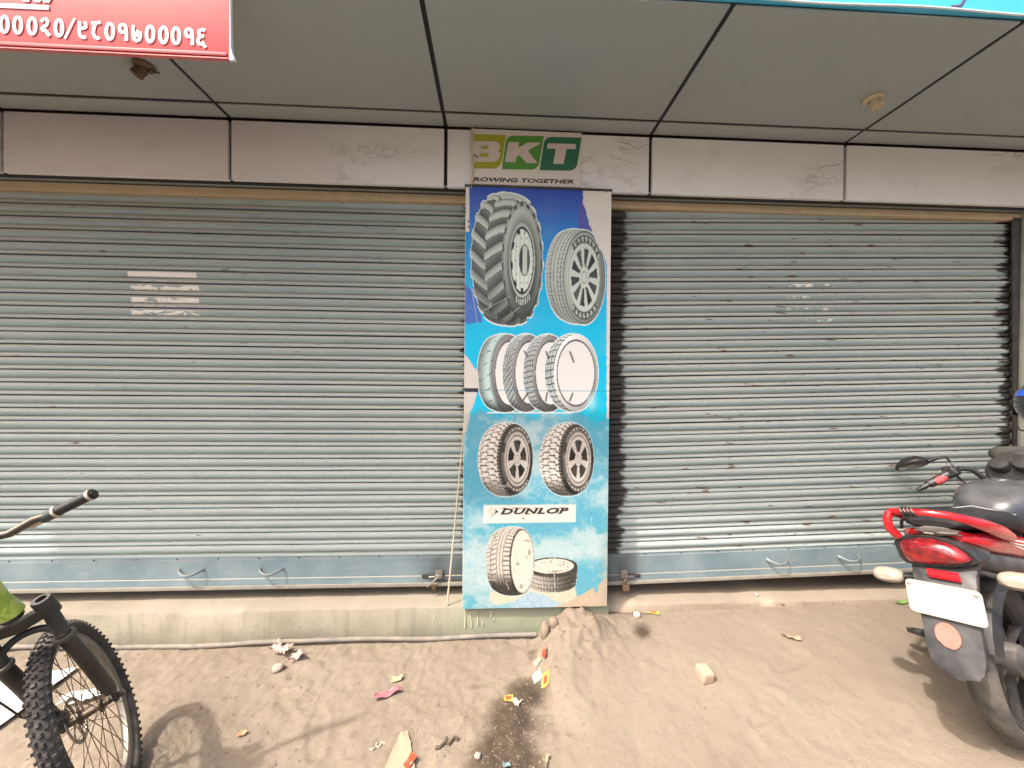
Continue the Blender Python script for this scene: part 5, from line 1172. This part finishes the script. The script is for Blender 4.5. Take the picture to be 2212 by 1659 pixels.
def stone(name, px, py, rad, label, cat, mat, seed, sq=.8, group=None, rot=0):
    p = gpt(px, py); rings = []; nv, nu = 10, 16
    for i in range(nv + 1):
        t = math.pi * (i / nv) * .994 + .01; r_ = []
        for j in range(nu):
            a = 2 * math.pi * j / nu; d = Vector((math.sin(t) * math.cos(a), math.sin(t) * math.sin(a), math.cos(t)))
            d = Vector([math.copysign(abs(q) ** sq, q) for q in d]); k = .86 + .28 * float(vnoise(d.x * 2.2 + seed, d.y * 2.2 + d.z * 1.9, seed)); r_.append((d.x * rad[0] * k, d.y * rad[1] * k, d.z * rad[2] * k))
        rings.append(r_)
    o = MB().loft(rings).build(name, mat, None, sharp=45); o.location = (p.x, p.y, p.z + rad[2] * .62); o.rotation_euler = (0, 0, rot); return tag(o, label, cat, group)
ORNG = pm('orange_foil', (.62, .33, .07), .35, var=.15, scale=40); REDF = pm('red_foil', (.66, .075, .035), .35, var=.15, scale=40); CREAM = pm('cream_paper', (.52, .44, .34), .6, var=.12, scale=30)
WHITEP = pm('white_paper', (.44, .40, .35), .6, var=.06); PINKF = pm('pink_foil', (.33, .14, .165), .35, var=.6, scale=60); YEL = pm('yellow_paper', (.50, .42, .23), .6, var=.15, scale=40)
BRICK = pm('pale_brickbat', (.40, .285, .205), .85, var=.15, scale=20, dust=.3, bump=.5); CLOD = pm('dry_clod', (.235, .18, .135), .95, var=.2, scale=30, bump=.6); GREYST = pm('grey_stone', (.36, .30, .24), .9, var=.2, scale=30, bump=.5)
bb = MB().box((0, 0, .022), (.066, .072, .058), Matrix.Rotation(.12, 4, 'X') @ Matrix.Rotation(.06, 4, 'Y'), bev=.014, seg=4)
bb.v = [p * (.94 + .12 * float(vnoise(p.x * 40 + 3, p.y * 40 + p.z * 33, 6))) for p in bb.v]
bo = bb.build('brickbat', BRICK, None, sharp=60); bo.location = gpt(1522, 1464); bo.rotation_euler = (0, 0, .12); tag(bo, 'rounded pinkish brick fragment alone on the bare ground right of centre', 'brick')
stone('stone', 600, 1448, (.026, .024, .018), 'small grey stone next to the crumpled pink paper', 'stone', GREYST, 5)
stone('pale_stone', 1376, 1332, (.022, .018, .019), 'small white stone below the right shutter beside an orange wrapper', 'stone', WHITEP, 8)
stone('earth_clod', 1196, 1350, (.026, .026, .026), 'round earth clod against the pillar foot at the top of the mound', 'clod', CLOD, 11)
stone('long_clod', 1177, 1376, (.024, .034, .052), 'tall pale lump of earth at the end of the pipe', 'clod', CLOD, 13, .9)
stone('crumb_stone', 1032, 1636, (.013, .012, .010), 'small pale pebble at the left rim of the damp patch', 'stone', GREYST, 17)
stone('sill_pebble', 1630, 1281, (.011, .009, .010), 'tiny white pebble on the sill under the right shutter', 'stone', WHITEP, 21)
bpx = bpy.data.objects['sill_pebble']; bpx.location = (1.70, 2.30, .138)
sheet('torn_paper', 606, 1412, .115, .055, -.35, pm('pink_grey_paper', (.42, .31, .265), .7, var=.2, scale=40, bump=.4), 'crumpled pinkish torn paper lying left on the ground', 'paper', 3, .03, .004, 12, 7, .9)
sheet('torn_paper', 638, 1424, .055, .05, .5, pm('pink_grey_paper', (.5, .4, .35)), 'small crumpled paper end beside the pink torn paper', 'paper', 9, .025, .004, 7, 6, .9)
sheet('foil_wrapper', 838, 1503, .125, .032, .38, PINKF, 'crumpled pink foil wrapper left of the damp patch', 'wrapper', 2, .014, .003, 10, 5, .15)
sheet('yellow_scrap', 857, 1471, .052, .03, .15, YEL, 'pale yellow paper scrap above the pink foil wrapper', 'paper', 4, .008, .003, 6, 4, .4)
sheet('orange_scrap', 523, 1588, .030, .034, .7, pm('orange_plastic', (.60, .27, .15), .5, var=.1), 'small orange plastic scrap beside the bicycle shadow', 'scrap', 6, .006, .003, 5, 5, .9)
sheet('cardboard', 866, 1632, .125, .20, .12, pm('brown_cardboard', (.38, .265, .185), .75, var=.08, scale=25), 'pointed piece of brown cardboard at the bottom edge', 'cardboard', 8, .006, .004, 8, 10, .18, tri=(1.1, .25))
sheet('red_packet', 886, 1650, .030, .05, -.5, REDF, 'tiny red packet at the right corner of the cardboard', 'packet', 12, .012, .006, 5, 5, .2)
sheet('wrapper', 1178, 1472, .034, .052, -.15, ORNG, 'small red and orange packet at the right of the damp patch', 'packet', 14, .005, .003, 8, 8, .1, 'small packets on the ground', REDF)
sheet('wrapper', 1099, 1510, .042, .040, .1, ORNG, 'small red packet with yellow edge inside the damp patch', 'packet', 15, .006, .003, 8, 8, .1, 'small packets on the ground', REDF)
sheet('wrapper', 1411, 1323, .062, .048, -.45, pm('yellow_foil', (.55, .38, .10), .35, var=.2, scale=40), 'orange and yellow packet below the right shutter', 'packet', 16, .008, .003, 8, 8, .1, 'small packets on the ground', REDF)
sheet('wrapper', 1175, 1420, .018, .05, -.2, REDF, 'narrow red wrapper standing at the edge of the mound', 'packet', 18, .02, .004, 4, 6, .1)
sheet('paper_scrap', 1160, 1465, .042, .050, .1, WHITEP, 'square cream paper scrap next to the red and orange packet', 'paper', 20, .005, .003, 6, 6, .25)
sheet('paper_scrap', 1161, 1432, .035, .030, .3, YEL, 'little yellow paper scrap below the end of the pipe', 'paper', 22, .008, .003, 5, 5, .7)
sheet('paper_scrap', 1116, 1521, .040, .034, -.5, CREAM, 'crumpled cream scrap touching the packet in the damp patch', 'paper', 24, .010, .003, 6, 5, .7)
sheet('leaf', 1948, 1305, .075, .020, .08, pm('green_leaf', (.14, .26, .07), .5, var=.2), 'fresh green leaf on the ground left of the number plate', 'leaf', 26, .008, .004, 8, 4, .3)
sheet('dry_leaf', 1708, 1381, .085, .020, -.55, pm('dry_leaf', (.36, .26, .17), .7, var=.2), 'curled dry leaf on the ground right of the brick fragment', 'leaf', 28, .016, .004, 8, 4, .4)
sheet('dry_leaf', 1694, 1308, .07, .030, .2, pm('dry_leaf_pale', (.40, .32, .24), .7, var=.2), 'pale dry leaf at the foot of the right shutter below its first handle', 'leaf', 30, .02, .004, 8, 5, .5)
sheet('blue_scrap', 1094, 1657, .03, .022, .1, pm('pale_blue_plastic', (.20, .29, .30), .4, var=.1), 'pale blue plastic scrap at the bottom of the damp patch', 'scrap', 32, .01, .004, 6, 5, .5)
sheet('straw_scrap', 1180, 1652, .05, .015, 1.15, pm('straw_yellow', (.28, .21, .125), .7, var=.2), 'yellow straw scrap at the bottom right rim of the damp patch', 'scrap', 34, .012, .004, 8, 4, .6)
# white sheet under and behind the bicycle
sheet('white_sack', -52, 1532, .44, .42, .12, pm('white_sack', (.66, .64, .59), .6, var=.06), 'white sack lying flat on the ground behind the bicycle tyre', 'sack', 40, .010, .004, 18, 12, .1)
sheet('white_sack_scrap', 182, 1512, .15, .07, .3, pm('white_sack', (.8, .78, .72)), 'white scrap on the ground seen through the bicycle spokes', 'paper', 41, .02, .008, 9, 6, .5)
def twig(px, py, L_, rot, r_, label, mat, seed):
    p = gpt(px, py); e = empty('twig', p); tag(e, label, 'twig'); pts = []
    for i in range(8):
        t = i / 7 - .5; x, y = t * L_ * math.cos(rot), t * L_ * math.sin(rot); k = .006 * math.sin(i * 2.1 + seed); x, y = x - k * math.sin(rot), y + k * math.cos(rot)
        pts.append((x, y, float(gz(p.x + x, p.y + y)) - p.z + r_ * .7 + .002 * math.sin(i * 1.7)))
    MB().tube(pts, [r_ * (.6 + .5 * float(vnoise(i, seed, 2))) for i in range(8)], 6).build('stem', mat, e); q = Vector(pts[3]); MB().tube([q, q + Vector((L_ * .2 * math.cos(rot + .8), L_ * .2 * math.sin(rot + .8), .006))], r_ * .6, 5).build('side_shoot', mat, e)
BARK = pm('dark_bark', (.09, .065, .045), .85, var=.3)
twig(966, 1607, .095, .5, .0075, 'short dark twig at the bottom left of the damp patch', BARK, 2); twig(612, 1474, .09, .45, .0028, 'thin dry twig on the ground right of the bicycle wheel', pm('dry_stalk', (.26, .19, .12), .8), 5)
twig(815, 1615, .06, .7, .004, 'pale wood splinter left of the cardboard', pm('pale_splinter', (.5, .4, .29), .8), 8)
bpy.data.objects['twig.001'].location = gpt(352, 1472)
bpy.data.objects['twig.001']['label'] = 'thin dry twig lying on the ground just right of the bicycle wheel'
# loose crumbs, gravel and straw that nobody could count
def debris():
    mb = MB(); r2 = random.Random(12)
    ico = [(0, 0, 1), (.894, 0, .447), (.276, .851, .447), (-.724, .526, .447), (-.724, -.526, .447), (.276, -.851, .447), (.2, .3, -.4), (-.5, 0, -.4), (.2, -.5, -.4)]
    tri = [(0, 1, 2), (0, 2, 3), (0, 3, 4), (0, 4, 5), (0, 5, 1), (1, 6, 2), (2, 6, 3), (3, 6, 7), (3, 7, 4), (4, 7, 8), (4, 8, 5), (5, 8, 1), (1, 8, 6)]
    pts = []
    while len(pts) < 5200:
        x, y = r2.uniform(-2.9, 3.2), r2.uniform(1.2, 2.24)
        k = fbm(x * 2.3, y * 2.3, 3, 77); near = math.exp(-((x - .1) ** 2 / .08 + (y - 1.65) ** 2 / .12)); ed = math.exp(-abs(x - .3) / .12) * .6 if y > 1.7 else 0; wall = math.exp(-(2.25 - y) / .05) * .7 if x > .6 else 0
        if r2.random() < max(0, float(k) - .38) * 1.3 * (1 if x < .9 else .35) + near * .45 + ed + wall: pts.append((x, y))
    xs = np.array([p[0] for p in pts]); ys = np.array([p[1] for p in pts]); zs = gz(xs, ys)
    for x, y, z in zip(xs, ys, zs):
        s_ = .0011 + .0052 * r2.random() ** 4.0; a = r2.uniform(0, 6.28); el = r2.uniform(.6, 1.7)
        c, s1 = math.cos(a), math.sin(a)
        mb.add([(x + s_ * (q[0] * el * c - q[1] * s1), y + s_ * (q[0] * el * s1 + q[1] * c), z + s_ * (q[2] * .7 + .2)) for q in ico], tri)
    tag(mb.build('gravel', CLOD, None, smooth=False), 'fine gravel and dry crumbs scattered over the bare ground', 'gravel', kind='stuff')
    mb = MB()
    for _ in range(200):
        if r2.random() < .65: x, y = r2.gauss(.1, .13), r2.gauss(1.6, .14)
        else: x, y = r2.uniform(-1.6, 3), r2.uniform(1.35, 2.2)
        if y < 1.2 or y > 2.2: continue
        a = r2.uniform(0, 6.28); L_ = r2.uniform(.008, .032); z = float(gz(x, y)) + .003; w = r2.uniform(.0006, .0014)
        c, s1 = math.cos(a), math.sin(a); mb.tube([(x - c * L_ / 2, y - s1 * L_ / 2, z + r2.uniform(-.001, .003)), (x + c * L_ / 2, y + s1 * L_ / 2, z + r2.uniform(-.001, .003))], w, 4, flat=.5)
    tag(mb.build('straw', pm('straw_bits', (.24, .185, .125), .8, var=.4, scale=60), None, smooth=False), 'broken straw bits and chaff scattered over the ground', 'straw', kind='stuff')
debris()
print('done')
